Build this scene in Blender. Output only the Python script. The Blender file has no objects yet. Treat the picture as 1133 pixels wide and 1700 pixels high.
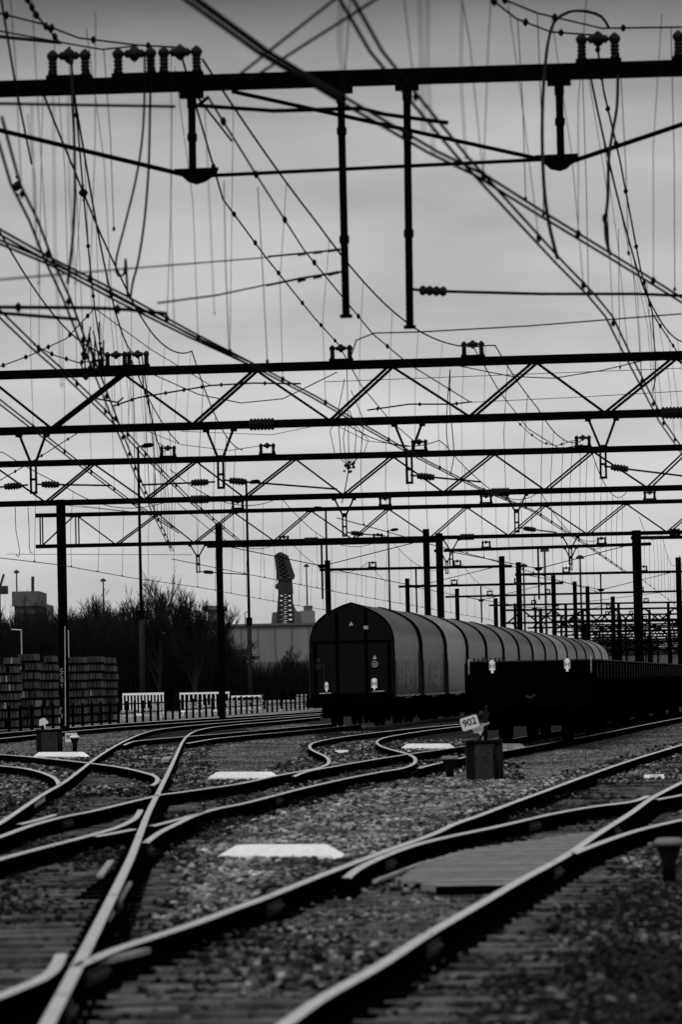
import bpy, math, random
import numpy as np
from mathutils import Vector, Matrix

rnd = random.Random(11)
nrg = np.random.default_rng(5)
SC = bpy.context.scene
COL = SC.collection

# ------------------------------------------------------------------ camera
F, CX, CY = 6375.0, 566.5, 850.0          # 135 mm lens, photo pixels
EYE = 1.62
RAILZ = 0.16
PITCH = math.atan(287.0 / F)
ROLL = math.radians(-1.26)
RM = (Matrix.Rotation(math.pi / 2 + PITCH, 3, 'X') @ Matrix.Rotation(ROLL, 3, 'Z'))
cam_d = bpy.data.cameras.new("camera")
cam = bpy.data.objects.new("camera", cam_d)
COL.objects.link(cam)
cam.matrix_world = Matrix.Translation((0, 0, EYE)) @ RM.to_4x4()
cam_d.sensor_fit = 'VERTICAL'
cam_d.sensor_height = 36.0
cam_d.sensor_width = 24.0
cam_d.lens = F / 1700 * 36
cam_d.clip_start = 0.5
cam_d.clip_end = 9000
cam_d.dof.use_dof = True
cam_d.dof.focus_distance = 150
cam_d.dof.aperture_fstop = 4.1
SC.camera = cam

# ------------------------------------------------------------------ light
SUN_EL, SUN_AZ = math.radians(55), math.radians(200)
wd = bpy.data.worlds.new("World"); SC.world = wd
wd.use_nodes = True
nt = wd.node_tree
bg = nt.nodes['Background']
sky = nt.nodes.new('ShaderNodeTexSky'); sky.sky_type = 'NISHITA'
sky.sun_disc = False; sky.sun_elevation = SUN_EL; sky.sun_rotation = SUN_AZ
sky.air_density = 1.0; sky.dust_density = 1.5
bw = nt.nodes.new('ShaderNodeRGBToBW')
nt.links.new(sky.outputs[0], bw.inputs[0])
tc = nt.nodes.new('ShaderNodeTexCoord')
sep = nt.nodes.new('ShaderNodeSeparateXYZ')
nt.links.new(tc.outputs['Generated'], sep.inputs[0])
ramp = nt.nodes.new('ShaderNodeValToRGB')
nt.links.new(sep.outputs['Z'], ramp.inputs[0])
el = ramp.color_ramp
stops = [(0.0, .86), (.042, 1.06), (.075, 1.0), (.123, .76), (.144, .76), (.156, .62), (.169, .42), (.18, .22), (.20, .24), (.26, 1.0), (.5, 1.2), (1.0, 1.2)]
while len(el.elements) < len(stops):
    el.elements.new(0.5)
for e, (p, v) in zip(el.elements, stops):
    e.position = p; e.color = (v / 1.2, v / 1.2, v / 1.2, 1)
mp = nt.nodes.new('ShaderNodeMapping'); mp.inputs['Scale'].default_value = (6, 6, 22)
nt.links.new(tc.outputs['Generated'], mp.inputs[0])
nz = nt.nodes.new('ShaderNodeTexNoise'); nz.inputs['Scale'].default_value = 2.2; nz.inputs['Detail'].default_value = 5
nz.inputs['Roughness'].default_value = .5
nt.links.new(mp.outputs[0], nz.inputs['Vector'])
mr = nt.nodes.new('ShaderNodeMapRange')
mr.inputs['From Min'].default_value = .3; mr.inputs['From Max'].default_value = .7
mr.inputs['To Min'].default_value = .82; mr.inputs['To Max'].default_value = 1.14
nt.links.new(nz.outputs[0], mr.inputs['Value'])
m1 = nt.nodes.new('ShaderNodeMath'); m1.operation = 'MULTIPLY'
m2 = nt.nodes.new('ShaderNodeMath'); m2.operation = 'MULTIPLY'
# an overcast veil evens out the clear-sky luminance: bw^0.25
pw = nt.nodes.new('ShaderNodeMath'); pw.operation = 'POWER'; pw.inputs[1].default_value = .15
nt.links.new(bw.outputs[0], pw.inputs[0])
nt.links.new(pw.outputs[0], m1.inputs[0]); nt.links.new(ramp.outputs[0], m1.inputs[1])
nt.links.new(m1.outputs[0], m2.inputs[0]); nt.links.new(mr.outputs[0], m2.inputs[1])
m3 = nt.nodes.new('ShaderNodeMath'); m3.operation = 'MULTIPLY'; m3.inputs[1].default_value = 4.8
nt.links.new(m2.outputs[0], m3.inputs[0])
nt.links.new(m3.outputs[0], bg.inputs[0])
bg.inputs[1].default_value = 0.12

sl = bpy.data.lights.new("sun", 'SUN'); sl.energy = 1.3; sl.angle = math.radians(25); sl.color = (1, 1, 1)
so = bpy.data.objects.new("sun", sl); COL.objects.link(so)
d = Vector((math.sin(SUN_AZ) * math.cos(SUN_EL), math.cos(SUN_AZ) * math.cos(SUN_EL), math.sin(SUN_EL)))
so.rotation_euler = d.to_track_quat('Z', 'Y').to_euler()
so.location = (0, 0, 30)
SC.view_settings.view_transform = 'Standard'
SC.view_settings.look = 'None'
SC.view_settings.exposure = 0.0
SC.view_settings.gamma = 1.0


# ------------------------------------------------------------------ helpers
CAM = Vector((0, 0, EYE))
def ray(x, y):
    return RM @ Vector(((x - CX) / F, -(y - CY) / F, -1.0))
def PD(x, y, D):
    r = ray(x, y); return CAM + r * (D / r.y)
def PZ(x, y, z):
    r = ray(x, y); t = (z - EYE) / r.z
    return CAM + r * t
def proj(p):
    q = RM.transposed() @ (Vector(p) - CAM)
    return CX + F * q.x / -q.z, CY - F * q.y / -q.z

def mat(name, c, rough=.7, metal=0.0, var=.0, scale=3.0, bump=0.0, bscale=40.0, stretch=(1, 1, 1), spec=.5, coat=0, streak=None):
    m = bpy.data.materials.new(name); m.use_nodes = True
    t = m.node_tree; b = t.nodes['Principled BSDF']
    b.inputs['Roughness'].default_value = rough; b.inputs['Metallic'].default_value = metal
    b.inputs['Specular IOR Level'].default_value = spec
    b.inputs['Base Color'].default_value = (c, c, c, 1)
    tcn = t.nodes.new('ShaderNodeTexCoord')
    mpn = t.nodes.new('ShaderNodeMapping'); mpn.inputs['Scale'].default_value = stretch
    t.links.new(tcn.outputs['Object'], mpn.inputs[0])
    if var > 0:
        n = t.nodes.new('ShaderNodeTexNoise'); n.inputs['Scale'].default_value = scale; n.inputs['Detail'].default_value = 6
        n.inputs['Roughness'].default_value = .65
        t.links.new(mpn.outputs[0], n.inputs['Vector'])
        r = t.nodes.new('ShaderNodeValToRGB')
        lo, hi = c * (1 - var), min(1, c * (1 + var))
        r.color_ramp.elements[0].position = .3; r.color_ramp.elements[0].color = (lo, lo, lo, 1)
        r.color_ramp.elements[1].position = .7; r.color_ramp.elements[1].color = (hi, hi, hi, 1)
        t.links.new(n.outputs[0], r.inputs[0]); t.links.new(r.outputs[0], b.inputs['Base Color'])
    if bump > 0:
        n2 = t.nodes.new('ShaderNodeTexNoise'); n2.inputs['Scale'].default_value = bscale; n2.inputs['Detail'].default_value = 4
        t.links.new(mpn.outputs[0], n2.inputs['Vector'])
        bp = t.nodes.new('ShaderNodeBump'); bp.inputs['Strength'].default_value = bump; bp.inputs['Distance'].default_value = .03
        t.links.new(n2.outputs[0], bp.inputs['Height']); t.links.new(bp.outputs[0], b.inputs['Normal'])
    return m

M = dict(
    steel=mat('painted_dark_steel', .0015, .9, var=.4, scale=2, spec=.01),
    wire=mat('tarnished_wire', .002, .85, spec=.05),
    insul=mat('insulator_brown', .005, .7, spec=.1),
    railtop=mat('polished_rail', .90, .26, metal=1, var=.12, scale=3, stretch=(1, 1, 1)),
    railside=mat('rusty_rail', .0016, .95, var=.5, scale=20, spec=.0),
    sleeper=mat('weathered_timber', .095, .9, var=.85, scale=5, bump=.5, bscale=30, stretch=(.8, 4, 1), spec=.05),
    stone=mat('ballast_stone', .065, .85, var=.8, scale=9, bump=.2, bscale=60, spec=.15),
    ground=mat('dirty_ballast_bed', .004, .95, var=.7, scale=3, bump=.8, bscale=14, spec=.1),
    path=mat('fine_gravel', .10, .9, var=.45, scale=22, bump=.7, bscale=45, spec=.1),
    cinder=mat('dark_cinder_path', .010, .95, var=.6, scale=14, bump=.6, bscale=30, spec=.1),
    yard=mat('pale_yard_gravel', .14, .95, var=.5, scale=1.2, bump=.5, bscale=5, spec=.1),
    white=mat('weathered_white_paint', .82, .6, var=.12, scale=14, stretch=(1, 1, 2)),
    plate=mat('white_enamel_plate', .62, .45, var=.08, scale=20),
    ink=mat('black_ink', .01, .7),
    faint=mat('faded_ink', .26, .7),
    cabinet=mat('dull_cabinet_paint', .003, .7, var=.5, scale=8, spec=.1),
    cabinet_door=mat('dusty_cabinet_door', .022, .75, var=.6, scale=12, spec=.15),
    wagon=mat('grimy_wagon_steel', .0012, .95, var=.5, scale=3, spec=.0),
    endwall=mat('dark_wagon_end', .0014, .6, var=.95, scale=5, spec=.1),
    tarp_a=mat('dark_tarpaulin', .011, .36, var=.9, scale=1.6, stretch=(1, 4, .5), spec=0.15),
    tarp_b=mat('grey_tarpaulin', .027, .36, var=.75, scale=1.6, stretch=(1, 4, .5), spec=0.22),
    tarp_c=mat('pale_tarpaulin', .075, .36, var=.6, scale=1.6, stretch=(1, 4, .5), spec=.55),
    hem=mat('worn_tarpaulin_hem', .22, .6, var=.5, scale=9),
    lip=mat('worn_steel_lip', .22, .5, var=.6, scale=6),
    bark=mat('dark_bark', .014, .9, spec=.05),
    bush=mat('dark_brushwood', .006, .95, var=.7, scale=1.5, bump=1, bscale=3, spec=.03),
    concrete=mat('weathered_concrete', .032, .9, var=.5, scale=7),
    concrete_lt=mat('pale_concrete', .16, .9, var=.4, scale=7),
    concrete_dk=mat('mossy_concrete', .015, .9, var=.6, scale=7),
    facade=mat('grey_cladding', .15, .8, var=.15, scale=.25, stretch=(3, 1, .3)),
    facade_dk=mat('dark_cladding', .07, .85, var=.2, scale=.3),
    crane=mat('crane_steel', .012, .8),
    galv=mat('galvanised_steel', .35, .5, metal=.3, var=.3, scale=4),
    pole=mat('mottled_lamp_pole', .011, .8, var=.9, scale=6, stretch=(2, 2, .6), spec=.12),
    chalk=mat('white_graffiti', .30, .8, var=.5, scale=30),
)

def per_island(m, stops):
    t = m.node_tree; g_ = t.nodes.new('ShaderNodeNewGeometry'); r = t.nodes.new('ShaderNodeValToRGB')
    e = r.color_ramp.elements
    while len(e) < len(stops): e.new(.5)
    for q, (p, v) in zip(e, stops): q.position = p; q.color = (v, v, v, 1)
    t.links.new(g_.outputs['Random Per Island'], r.inputs[0]); t.links.new(r.outputs[0], t.nodes['Principled BSDF'].inputs['Base Color'])
def stained(m, lo, hi, sc):
    t = m.node_tree; b = t.nodes['Principled BSDF']; l = b.inputs['Base Color'].links[0]; src = l.from_socket
    tc_ = t.nodes.new('ShaderNodeTexCoord'); mp_ = t.nodes.new('ShaderNodeMapping'); mp_.inputs['Scale'].default_value = (1, .4, 0)
    t.links.new(tc_.outputs['Object'], mp_.inputs[0])
    n = t.nodes.new('ShaderNodeTexNoise'); n.inputs['Scale'].default_value = sc; n.inputs['Detail'].default_value = 3
    t.links.new(mp_.outputs[0], n.inputs['Vector'])
    r = t.nodes.new('ShaderNodeMapRange'); r.inputs['From Min'].default_value = .36; r.inputs['From Max'].default_value = .62
    r.inputs['To Min'].default_value = lo; r.inputs['To Max'].default_value = hi
    t.links.new(n.outputs[0], r.inputs['Value'])
    mx = t.nodes.new('ShaderNodeVectorMath'); mx.operation = 'SCALE'
    t.links.new(src, mx.inputs[0]); t.links.new(r.outputs[0], mx.inputs['Scale']); t.links.new(mx.outputs[0], b.inputs['Base Color'])
M['stone'] = mat('ballast_stone', .07, .85, bump=.2, bscale=60, spec=.1)
per_island(M['stone'], [(0, .002), (.35, .014), (.6, .065), (.85, .2), (1, .42)])
stained(M['stone'], .2, 1.2, 1.1)
M['oily'] = mat('oily_ballast_stone', .07, .85, bump=.2, bscale=60, spec=.1)
per_island(M['oily'], [(0, .002), (.4, .007), (.7, .03), (.92, .09), (1, .2)])
stained(M['oily'], .15, 1.1, .9)
M['fresh'] = mat('fresh_ballast_stone', .07, .85, bump=.2, bscale=60, spec=.1)
per_island(M['fresh'], [(0, .008), (.2, .04), (.5, .16), (.85, .30), (1, .5)])
stained(M['fresh'], .35, 1.15, 1.4)
M['grit'] = mat('fine_grit', .07, .85, spec=.1)
per_island(M['grit'], [(0, .02), (.5, .11), (.85, .2), (1, .32)])
stained(M['grit'], .45, 1.1, .7)
M['cinder_grit'] = mat('cinder_grit', .07, .85, spec=.1)
per_island(M['cinder_grit'], [(0, .003), (.6, .010), (.9, .022), (1, .06)])
stained(M['sleeper'], .3, 1.2, 1.6)
W0 = {}
def tag(o, label=None, cat=None, group=None, kind=None):
    if label: o['label'] = label
    if cat: o['category'] = cat
    if group: o['group'] = group
    if kind: o['kind'] = kind
    return o
def thing(name, loc, label, cat, group=None):
    o = bpy.data.objects.new(name, None); COL.objects.link(o)
    o.empty_display_size = .3
    o.location = loc; W0[o.name] = Vector(loc)
    return tag(o, label, cat, group)

class MB:
    def __init__(s): s.v, s.f, s.m = [], [], []
    def add(s, vs, fs, mi=0):
        k = len(s.v); s.v += [tuple(v) for v in vs]
        s.f += [tuple(i + k for i in f) for f in fs]; s.m += [mi] * len(fs); return s
    def box(s, a, b, mi=0):
        x0, y0, z0 = a; x1, y1, z1 = b
        vs = [(x0, y0, z0), (x1, y0, z0), (x1, y1, z0), (x0, y1, z0), (x0, y0, z1), (x1, y0, z1), (x1, y1, z1), (x0, y1, z1)]
        return s.add(vs, [(3, 2, 1, 0), (4, 5, 6, 7), (0, 1, 5, 4), (1, 2, 6, 5), (2, 3, 7, 6), (3, 0, 4, 7)], mi)
    def cbox(s, c, sz, ux=Vector((1, 0, 0)), mi=0):
        c = Vector(c); ux = Vector(ux).normalized(); uz = Vector((0, 0, 1)); uy = uz.cross(ux).normalized()
        vs = []
        for k in (-.5, .5):
            for i, j in ((-.5, -.5), (.5, -.5), (.5, .5), (-.5, .5)):
                vs.append(c + ux * i * sz[0] + uy * j * sz[1] + uz * k * sz[2])
        return s.add(vs, [(3, 2, 1, 0), (4, 5, 6, 7), (0, 1, 5, 4), (1, 2, 6, 5), (2, 3, 7, 6), (3, 0, 4, 7)], mi)
    def bar(s, p, q, w, h=None, up=Vector((0, 0, 1)), mi=0):
        p, q = Vector(p), Vector(q); h = h or w
        t = (q - p).normalized()
        if abs(t.dot(up)) > .98: up = Vector((0, 1, 0))
        sx = t.cross(up).normalized(); sy = sx.cross(t).normalized()
        vs = []
        for o in (p, q):
            for i, j in ((-.5, -.5), (.5, -.5), (.5, .5), (-.5, .5)):
                vs.append(o + sx * i * w + sy * j * h)
        return s.add(vs, [(3, 2, 1, 0), (4, 5, 6, 7), (0, 1, 5, 4), (1, 2, 6, 5), (2, 3, 7, 6), (3, 0, 4, 7)], mi)
    def tube(s, pts, r, n=5, mi=0):
        pts = [Vector(p) for p in pts]; N = len(pts)
        rs = r if isinstance(r, (list, tuple)) else [r] * N
        vs = []; px = None
        for i, p in enumerate(pts):
            t = (pts[min(i + 1, N - 1)] - pts[max(i - 1, 0)])
            t = t.normalized() if t.length > 1e-9 else Vector((0, 0, 1))
            if px is None:
                a = Vector((0, 0, 1)) if abs(t.z) < .9 else Vector((1, 0, 0))
                px = t.cross(a).normalized()
            else:
                px = (px - t * px.dot(t)); px = px.normalized() if px.length > 1e-6 else t.orthogonal().normalized()
            py = t.cross(px)
            for k in range(n):
                a = 2 * math.pi * k / n
                vs.append(p + (px * math.cos(a) + py * math.sin(a)) * rs[i])
        fs = []
        for i in range(N - 1):
            for k in range(n):
                a, b = i * n + k, i * n + (k + 1) % n
                fs.append((a, b, b + n, a + n))
        fs.append(tuple(range(n - 1, -1, -1))); fs.append(tuple(range((N - 1) * n, N * n)))
        return s.add(vs, fs, mi)
    def ball(s, c, r, n=8, sz=1.0, mi=0):
        c = Vector(c)
        return s.tube([c + Vector((0, 0, -r * sz + 2 * r * sz * i / 6)) for i in range(7)],
                      [max(.001, r * math.sin(math.pi * (i + .12) / 6.24)) for i in range(7)], n, mi)
    def prism(s, pts, ext, mi=0):
        pts = [Vector(p) for p in pts]; ext = Vector(ext); n = len(pts)
        vs = pts + [p + ext for p in pts]
        fs = [tuple(range(n - 1, -1, -1)), tuple(range(n, 2 * n))] + [(i, (i + 1) % n, n + (i + 1) % n, n + i) for i in range(n)]
        return s.add(vs, fs, mi)
    def build(s, name, mats, parent=None, smooth=False, **kw):
        if not isinstance(mats, (list, tuple)): mats = [mats]
        off = Vector((0, 0, 0))
        if parent is not None: off = W0.get(parent.name, off)
        elif 'origin' in kw: off = Vector(kw.pop('origin'))
        me = bpy.data.meshes.new(name)
        me.from_pydata([(v[0] - off.x, v[1] - off.y, v[2] - off.z) for v in s.v], [], s.f)
        for m in mats: me.materials.append(m)
        if len(mats) > 1: me.polygons.foreach_set('material_index', s.m)
        if smooth: me.polygons.foreach_set('use_smooth', [True] * len(s.f))
        me.update()
        o = bpy.data.objects.new(name, me); COL.objects.link(o)
        if parent is not None: o.parent = parent
        else: o.location = off
        W0[o.name] = off
        if kw: tag(o, **kw)
        return o

def kids(o): return [c for c in list(bpy.data.objects) if c.parent == o]
def tree_of(o):
    d = {}
    for c in bpy.data.objects:
        if c.parent: d.setdefault(c.parent.name, []).append(c)
    def rec(x): return (x, [rec(c) for c in d.get(x.name, [])])
    return rec(o)
def copy_rec(node, parent=None):
    o, ch = node; c = o.copy(); COL.objects.link(c); c.parent = parent
    for k in ch: copy_rec(k, c)
    return c

def spline(pts, step=6.0):
    """Catmull-Rom through pixel points"""
    P = [np.array(p, float) for p in pts]
    P = [2 * P[0] - P[1]] + P + [2 * P[-1] - P[-2]]
    out = []
    for i in range(1, len(P) - 2):
        p0, p1, p2, p3 = P[i - 1:i + 3]
        n = max(2, int(np.linalg.norm(p2 - p1) / step))
        d0 = max(1e-3, np.linalg.norm(p1 - p0)) ** .5; d1 = max(1e-3, np.linalg.norm(p2 - p1)) ** .5; d2 = max(1e-3, np.linalg.norm(p3 - p2)) ** .5
        m1_ = (p2 - p1) + d1 * ((p1 - p0) / d0 - (p2 - p0) / (d0 + d1))
        m2_ = (p2 - p1) + d1 * ((p3 - p2) / d2 - (p3 - p1) / (d1 + d2))
        for k in range(n):
            t = k / n
            out.append((2 * t**3 - 3 * t**2 + 1) * p1 + (t**3 - 2 * t**2 + t) * m1_ + (-2 * t**3 + 3 * t**2) * p2 + (t**3 - t**2) * m2_)
    out.append(P[-2]); return out

# ------------------------------------------------------------------ ground
g = MB()
g.add([(-900, -40, -.07), (900, -40, -.07), (900, 2600, -.07), (-900, 2600, -.07)], [(0, 1, 2, 3)])
g.build('ground', M['ground'], kind='structure')

def sheet(name, px, z, m, kind='structure', **kw):
    vs = [PZ(x, y, z) for x, y in px]
    return MB().add(vs, [tuple(range(len(vs)))]).build(name, m, kind=kind, **kw)
PATHS = [
    [(842, 1258), (960, 1228), (1060, 1205), (1160, 1188), (1160, 1226), (1060, 1256), (960, 1287), (903, 1308), (842, 1302)],
    [(355, 1232), (430, 1222), (520, 1216), (512, 1240), (520, 1252), (500, 1263), (440, 1285), (350, 1300), (330, 1260)],
    [(-20, 1236), (90, 1224), (230, 1208), (240, 1213), (185, 1236), (150, 1256), (60, 1255), (-20, 1249)],
    [(400, 1211), (500, 1202), (640, 1206), (760, 1198), (700, 1209), (580, 1217), (500, 1212)],
]
for i, p in enumerate(PATHS):
    sheet('path', p, -.045, M['path'])
DARK = [(1180, 1500), (1180, 1760), (925, 1760), (1000, 1640), (1080, 1545)]
sheet('path', DARK, -.03, M['cinder'])
# pale storage yard behind the fence
MB().add([(-30, 160, -.06), (-9, 175, -.06), (-1.5, 262, -.06), (2, 300, -.06), (-30, 300, -.06)], [(0, 1, 2, 3, 4)]).build('ground', M['yard'], kind='structure')

# ------------------------------------------------------------------ rails
PROF = [(-.036, .128), (-.036, .151), (-.027, .160), (.027, .160), (.036, .151), (.036, .128), (.009, .115), (.009, .03), (.072, .012), (.072, 0), (-.072, 0), (-.072, .012), (-.009, .03), (-.009, .115)]
def sweep_rail(world, parent, name='rail', zo=0.0):
    n = len(PROF); mb = MB(); vs = []; N = len(world)
    for i, p in enumerate(world):
        t = world[min(i + 1, N - 1)] - world[max(i - 1, 0)]; t.z = 0; t.normalize()
        s = Vector((t.y, -t.x, 0))
        for a, b in PROF: vs.append(Vector((p.x, p.y, 0)) + s * a + Vector((0, 0, b + zo)))
    fs = []; mi = []
    for i in range(N - 1):
        for k in range(n):
            a, b = i * n + k, i * n + (k + 1) % n
            fs.append((a, a + n, b + n, b)); mi.append(1 if k in (1, 2, 3) else 0)
    fs.append(tuple(range(n))); mi.append(0); fs.append(tuple(range(N * n - 1, (N - 1) * n - 1, -1))); mi.append(0)
    mb.v = [tuple(v) for v in vs]; mb.f = fs; mb.m = mi
    return mb.build(name, [M['railside'], M['railtop']], parent)

RAILS = {
 'R1': [(122, 1604), (152, 1591), (194, 1573.6), (247, 1556), (318, 1533), (400, 1503), (429, 1493), (529, 1453.5), (628, 1416), (723, 1382), (750, 1369), (801, 1351), (851, 1332), (902, 1313.5), (966, 1290), (1044, 1263), (1133, 1236), (1190, 1219)],
 'R1w': [(-30, 1662), (0, 1651), (35, 1637), (71, 1621), (90, 1605), (101, 1583)],
 'R2': [(60, 1730), (76, 1700), (116.5, 1623), (155, 1549), (180, 1499), (203, 1452), (219, 1418), (233, 1381), (247, 1346), (263, 1314), (279, 1282), (293, 1252), (304, 1229), (316, 1217), (339, 1209.5), (400, 1202), (457, 1197.5), (531, 1190.5)],
 'R3': [(-30, 1381), (0, 1365), (35, 1342), (71, 1318), (106, 1298), (134, 1277), (159, 1258), (191, 1238), (215, 1226), (247, 1214), (300, 1206), (400, 1197.5), (531, 1186.5)],
 'R4': [(240, 1399), (261, 1383), (293, 1367), (328, 1351), (364, 1341), (400, 1334), (499, 1309), (579, 1291), (638, 1280), (670, 1274.5), (688, 1267.5), (693, 1260), (680, 1252), (654, 1245), (630, 1237), (623, 1231), (636, 1225), (678, 1217), (765, 1205.5), (850, 1196)],
 'R5': [(-30, 1398), (0, 1388), (53, 1369), (106, 1355), (152, 1346), (198, 1335), (244, 1324), (265, 1319), (304, 1314), (353, 1307), (400, 1300), (460, 1287), (507, 1278.5), (535, 1272.5), (548, 1266), (546, 1258), (525, 1248), (513, 1241), (515, 1235), (535, 1229), (579, 1221.5), (678, 1210), (773, 1201)],
 'R6': [(487, 1289), (503, 1282), (559, 1271), (662, 1254), (769, 1239), (823, 1231), (870, 1223), (960, 1208), (1060, 1192), (1160, 1177)],
 'R7': [(694, 1275), (730, 1266), (773, 1256.5), (838, 1246), (923, 1231.5), (1000, 1217), (1080, 1201), (1160, 1186)],
 'R8': [(425, 1730), (469, 1700), (529, 1658), (628, 1602), (707, 1551), (797, 1499), (868, 1458), (919, 1431), (945, 1416), (987, 1387), (1047.5, 1349), (1081, 1325), (1105, 1312), (1133, 1298), (1180, 1276)],
 'R8b': [(951, 1416), (987, 1402), (1054, 1379), (1133, 1360), (1180, 1351)],
 'R9': [(574, 1457), (588, 1445), (604, 1435.6), (648, 1416), (695.5, 1400), (750, 1387), (817.6, 1373), (919, 1350), (986.6, 1338), (1054, 1329), (1076, 1321)],
 'R9c': [(1090, 1327), (1133, 1319), (1180, 1310)],
 'R10': [(-30, 1250), (0, 1252), (71, 1258), (141, 1265.5), (198, 1273), (240, 1282), (262, 1290), (262, 1297), (251, 1304)],
 'R11': [(-30, 1269), (0, 1271), (46, 1276), (81, 1286), (95, 1294), (98, 1302)],
 'R13': [(-30, 1434), (0, 1425), (71, 1406), (141, 1388), (198, 1371), (226, 1356), (233, 1344)],
 'R13b': [(155, 1388), (190, 1382), (221, 1376)],
 'R14': [(205, 1237), (215, 1232), (254, 1227), (353, 1219), (400, 1215), (527, 1203.5), (552, 1201)],
 'R15': [(309, 1234), (353, 1226.5), (400, 1221.5), (500, 1212.5), (600, 1203)],
 'R16': [(-30, 1220), (0, 1217), (110, 1208), (212, 1200.5), (400, 1189), (531, 1181), (640, 1176)],
 'R17': [(-30, 1229), (0, 1226), (106, 1215), (212, 1206), (400, 1193), (531, 1184.5), (640, 1179)],
 'R12c': [(30, 1368), (60, 1361), (90, 1352)],
 'R4c': [(250, 1371), (290, 1361), (340, 1347)],
}
WR = {}
for k, px in RAILS.items():
    s = spline(px, 4.0)
    w = [PZ(x, y, RAILZ) for x, y in s]
    # drop tiny steps, smooth the depth noise of far curves
    for _ in range(3):
        w = [w[0]] + [(w[i - 1] + w[i] * 2 + w[i + 1]) / 4 for i in range(1, len(w) - 1)] + [w[-1]]
    WR[k] = w

def at_depth(w, D):
    """X of a rail at world depth D (extrapolated at the ends)"""
    best = None
    for a, b in zip(w, w[1:]):
        if (a.y - D) * (b.y - D) <= 0 and abs(b.y - a.y) > 1e-6:
            return a.x + (b.x - a.x) * (D - a.y) / (b.y - a.y), (b.x - a.x) / (b.y - a.y)
    a, b = (w[0], w[min(6, len(w) - 1)]) if abs(w[0].y - D) < abs(w[-1].y - D) else (w[-1], w[-min(6, len(w))])
    sl_ = (b.x - a.x) / (b.y - a.y) if abs(b.y - a.y) > 1e-6 else 0
    return a.x + sl_ * (D - a.y), sl_

def sleepers(parent, left, right, D0, D1, step, over=(.55, .55), ztop=0.0):
    D = D0
    while D < D1:
        xl, s1 = at_depth(WR[left], D) if left else (None, 0)
        xr, s2 = at_depth(WR[right], D) if right else (None, 0)
        if xl is None: xl, s1 = xr - 1.5, s2
        if xr is None: xr, s2 = xl + 1.5, s1
        s = max(-.4, min(.4, (s1 + s2) / 2))
        ux = Vector((1, -s, 0)).normalized()
        a = Vector((xl - over[0], D, 0)); b = Vector((xr + over[1], D, 0))
        c = (a + b) / 2; L = (b - a).length * rnd.uniform(.97, 1.03)
        mb = MB(); w = rnd.uniform(.22, .27)
        mb.cbox((c.x + rnd.uniform(-.12, .12), c.y, ztop - .075 - rnd.choice((0, 0, .006, .014, .022))), (L * rnd.uniform(.94, 1.04), w, .15), ux)
        mb.build('sleeper', M['sleeper'], parent)
        D += step * rnd.uniform(.85, 1.15)

def track(label, cx, rails, slp=()):
    t = thing('railway_track', (cx[0], cx[1], 0), label, 'track', 'tracks and turnouts of the yard')
    for r in rails: sweep_rail(WR[r], t)
    for a in slp: sleepers(t, *a)
    # fastening plates along the near rails
    return t
T1 = track('nearest turnout, its two rails fanning out from the bottom edge to the right edge', (0, 20), ['R1', 'R8', 'R8b', 'R9', 'R9c', 'R1w'], [('R1', 'R8', 15.5, 62, .55, (.6, .8), 0.0)])
T2 = track('track whose bright right rail runs from the bottom left corner up over two crossings', (-2, 20), ['R3', 'R2'], [('R3', 'R2', 19, 80, .6, (.5, .5), -.006)])
T3 = track('S curved track left of the 902 cabinet, swinging right under the trains', (-1, 40), ['R5', 'R4', 'R13', 'R13b', 'R12c', 'R4c'], [('R5', 'R4', 28, 86, .62, (.6, .5), -.012)])
T4 = track('track leaving the S curve to pass behind the 902 cabinet under the open wagons', (2, 80), ['R6', 'R7'], [('R6', 'R7', 62, 110, .62, (.5, .5), -.018)])
T5 = track('curved track coming in at the left edge and ending in a hooked crossing', (-6, 80), ['R10', 'R11'], [('R10', 'R11', 62, 84, .62, (.3, .5), -.018)])
T6 = track('straight track under the hooded wagon train', (0, 120), ['R14', 'R15'])
T7 = track('farthest track, right in front of the post fence', (-8, 150), ['R16', 'R17'])
# bolts, chairs and a block beside the rails
def chairs(parent, key, D0, D1, step, side):
    D = D0
    while D < D1:
        mb = MB(); x, s = at_depth(WR[key], D)
        ux = Vector((1, -s, 0)).normalized()
        mb.cbox((x, D, .011), (.34, .14, .022), ux)
        for q in (-.12, .12):
            c = Vector((x, D, 0)) + ux * q
            mb.tube([c + Vector((0, 0, .022)), c + Vector((0, 0, .055))], .016, 6)
        D += step
        mb.build('fastening', M['railside'], parent)
chairs(T1, 'R1', 16, 60, .55, 1); chairs(T1, 'R8', 16, 60, .55, 1); chairs(T2, 'R2', 16, 60, .6, 1); chairs(T3, 'R4', 30, 70, .6, 1)
def fishplate(parent, key, D):
    x, s = at_depth(WR[key], D); d_ = Vector((s, 1, 0)).normalized(); n_ = Vector((d_.y, -d_.x, 0)); c = Vector((x, D, .075))
    for q in (-1, 1):
        MB().bar(c + n_ * q * .028 - d_ * .35, c + n_ * q * .028 + d_ * .35, .025, .08).build('fish_plate', M['cabinet'], parent)
        for k in (-.24, -.08, .08, .24):
            p = c + n_ * q * .04 + d_ * k
            MB().tube([p, p + n_ * q * .03], .014, 6).build('bolt', M['concrete_dk'], parent)
    MB().cbox((x, D, .1605), (.068, .012, .003), n_).build('rail_joint', M['railside'], parent)
for par, key, Ds in ((T1, 'R8', (22.5, 31, 39)), (T1, 'R1', (21, 27, 36)), (T2, 'R2', (18.6, 27.5, 38)), (T3, 'R4', (37, 52)), (T3, 'R5', (45,)), (T1, 'R9', (33, 41))):
    for D in Ds: fishplate(par, key, D)
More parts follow.
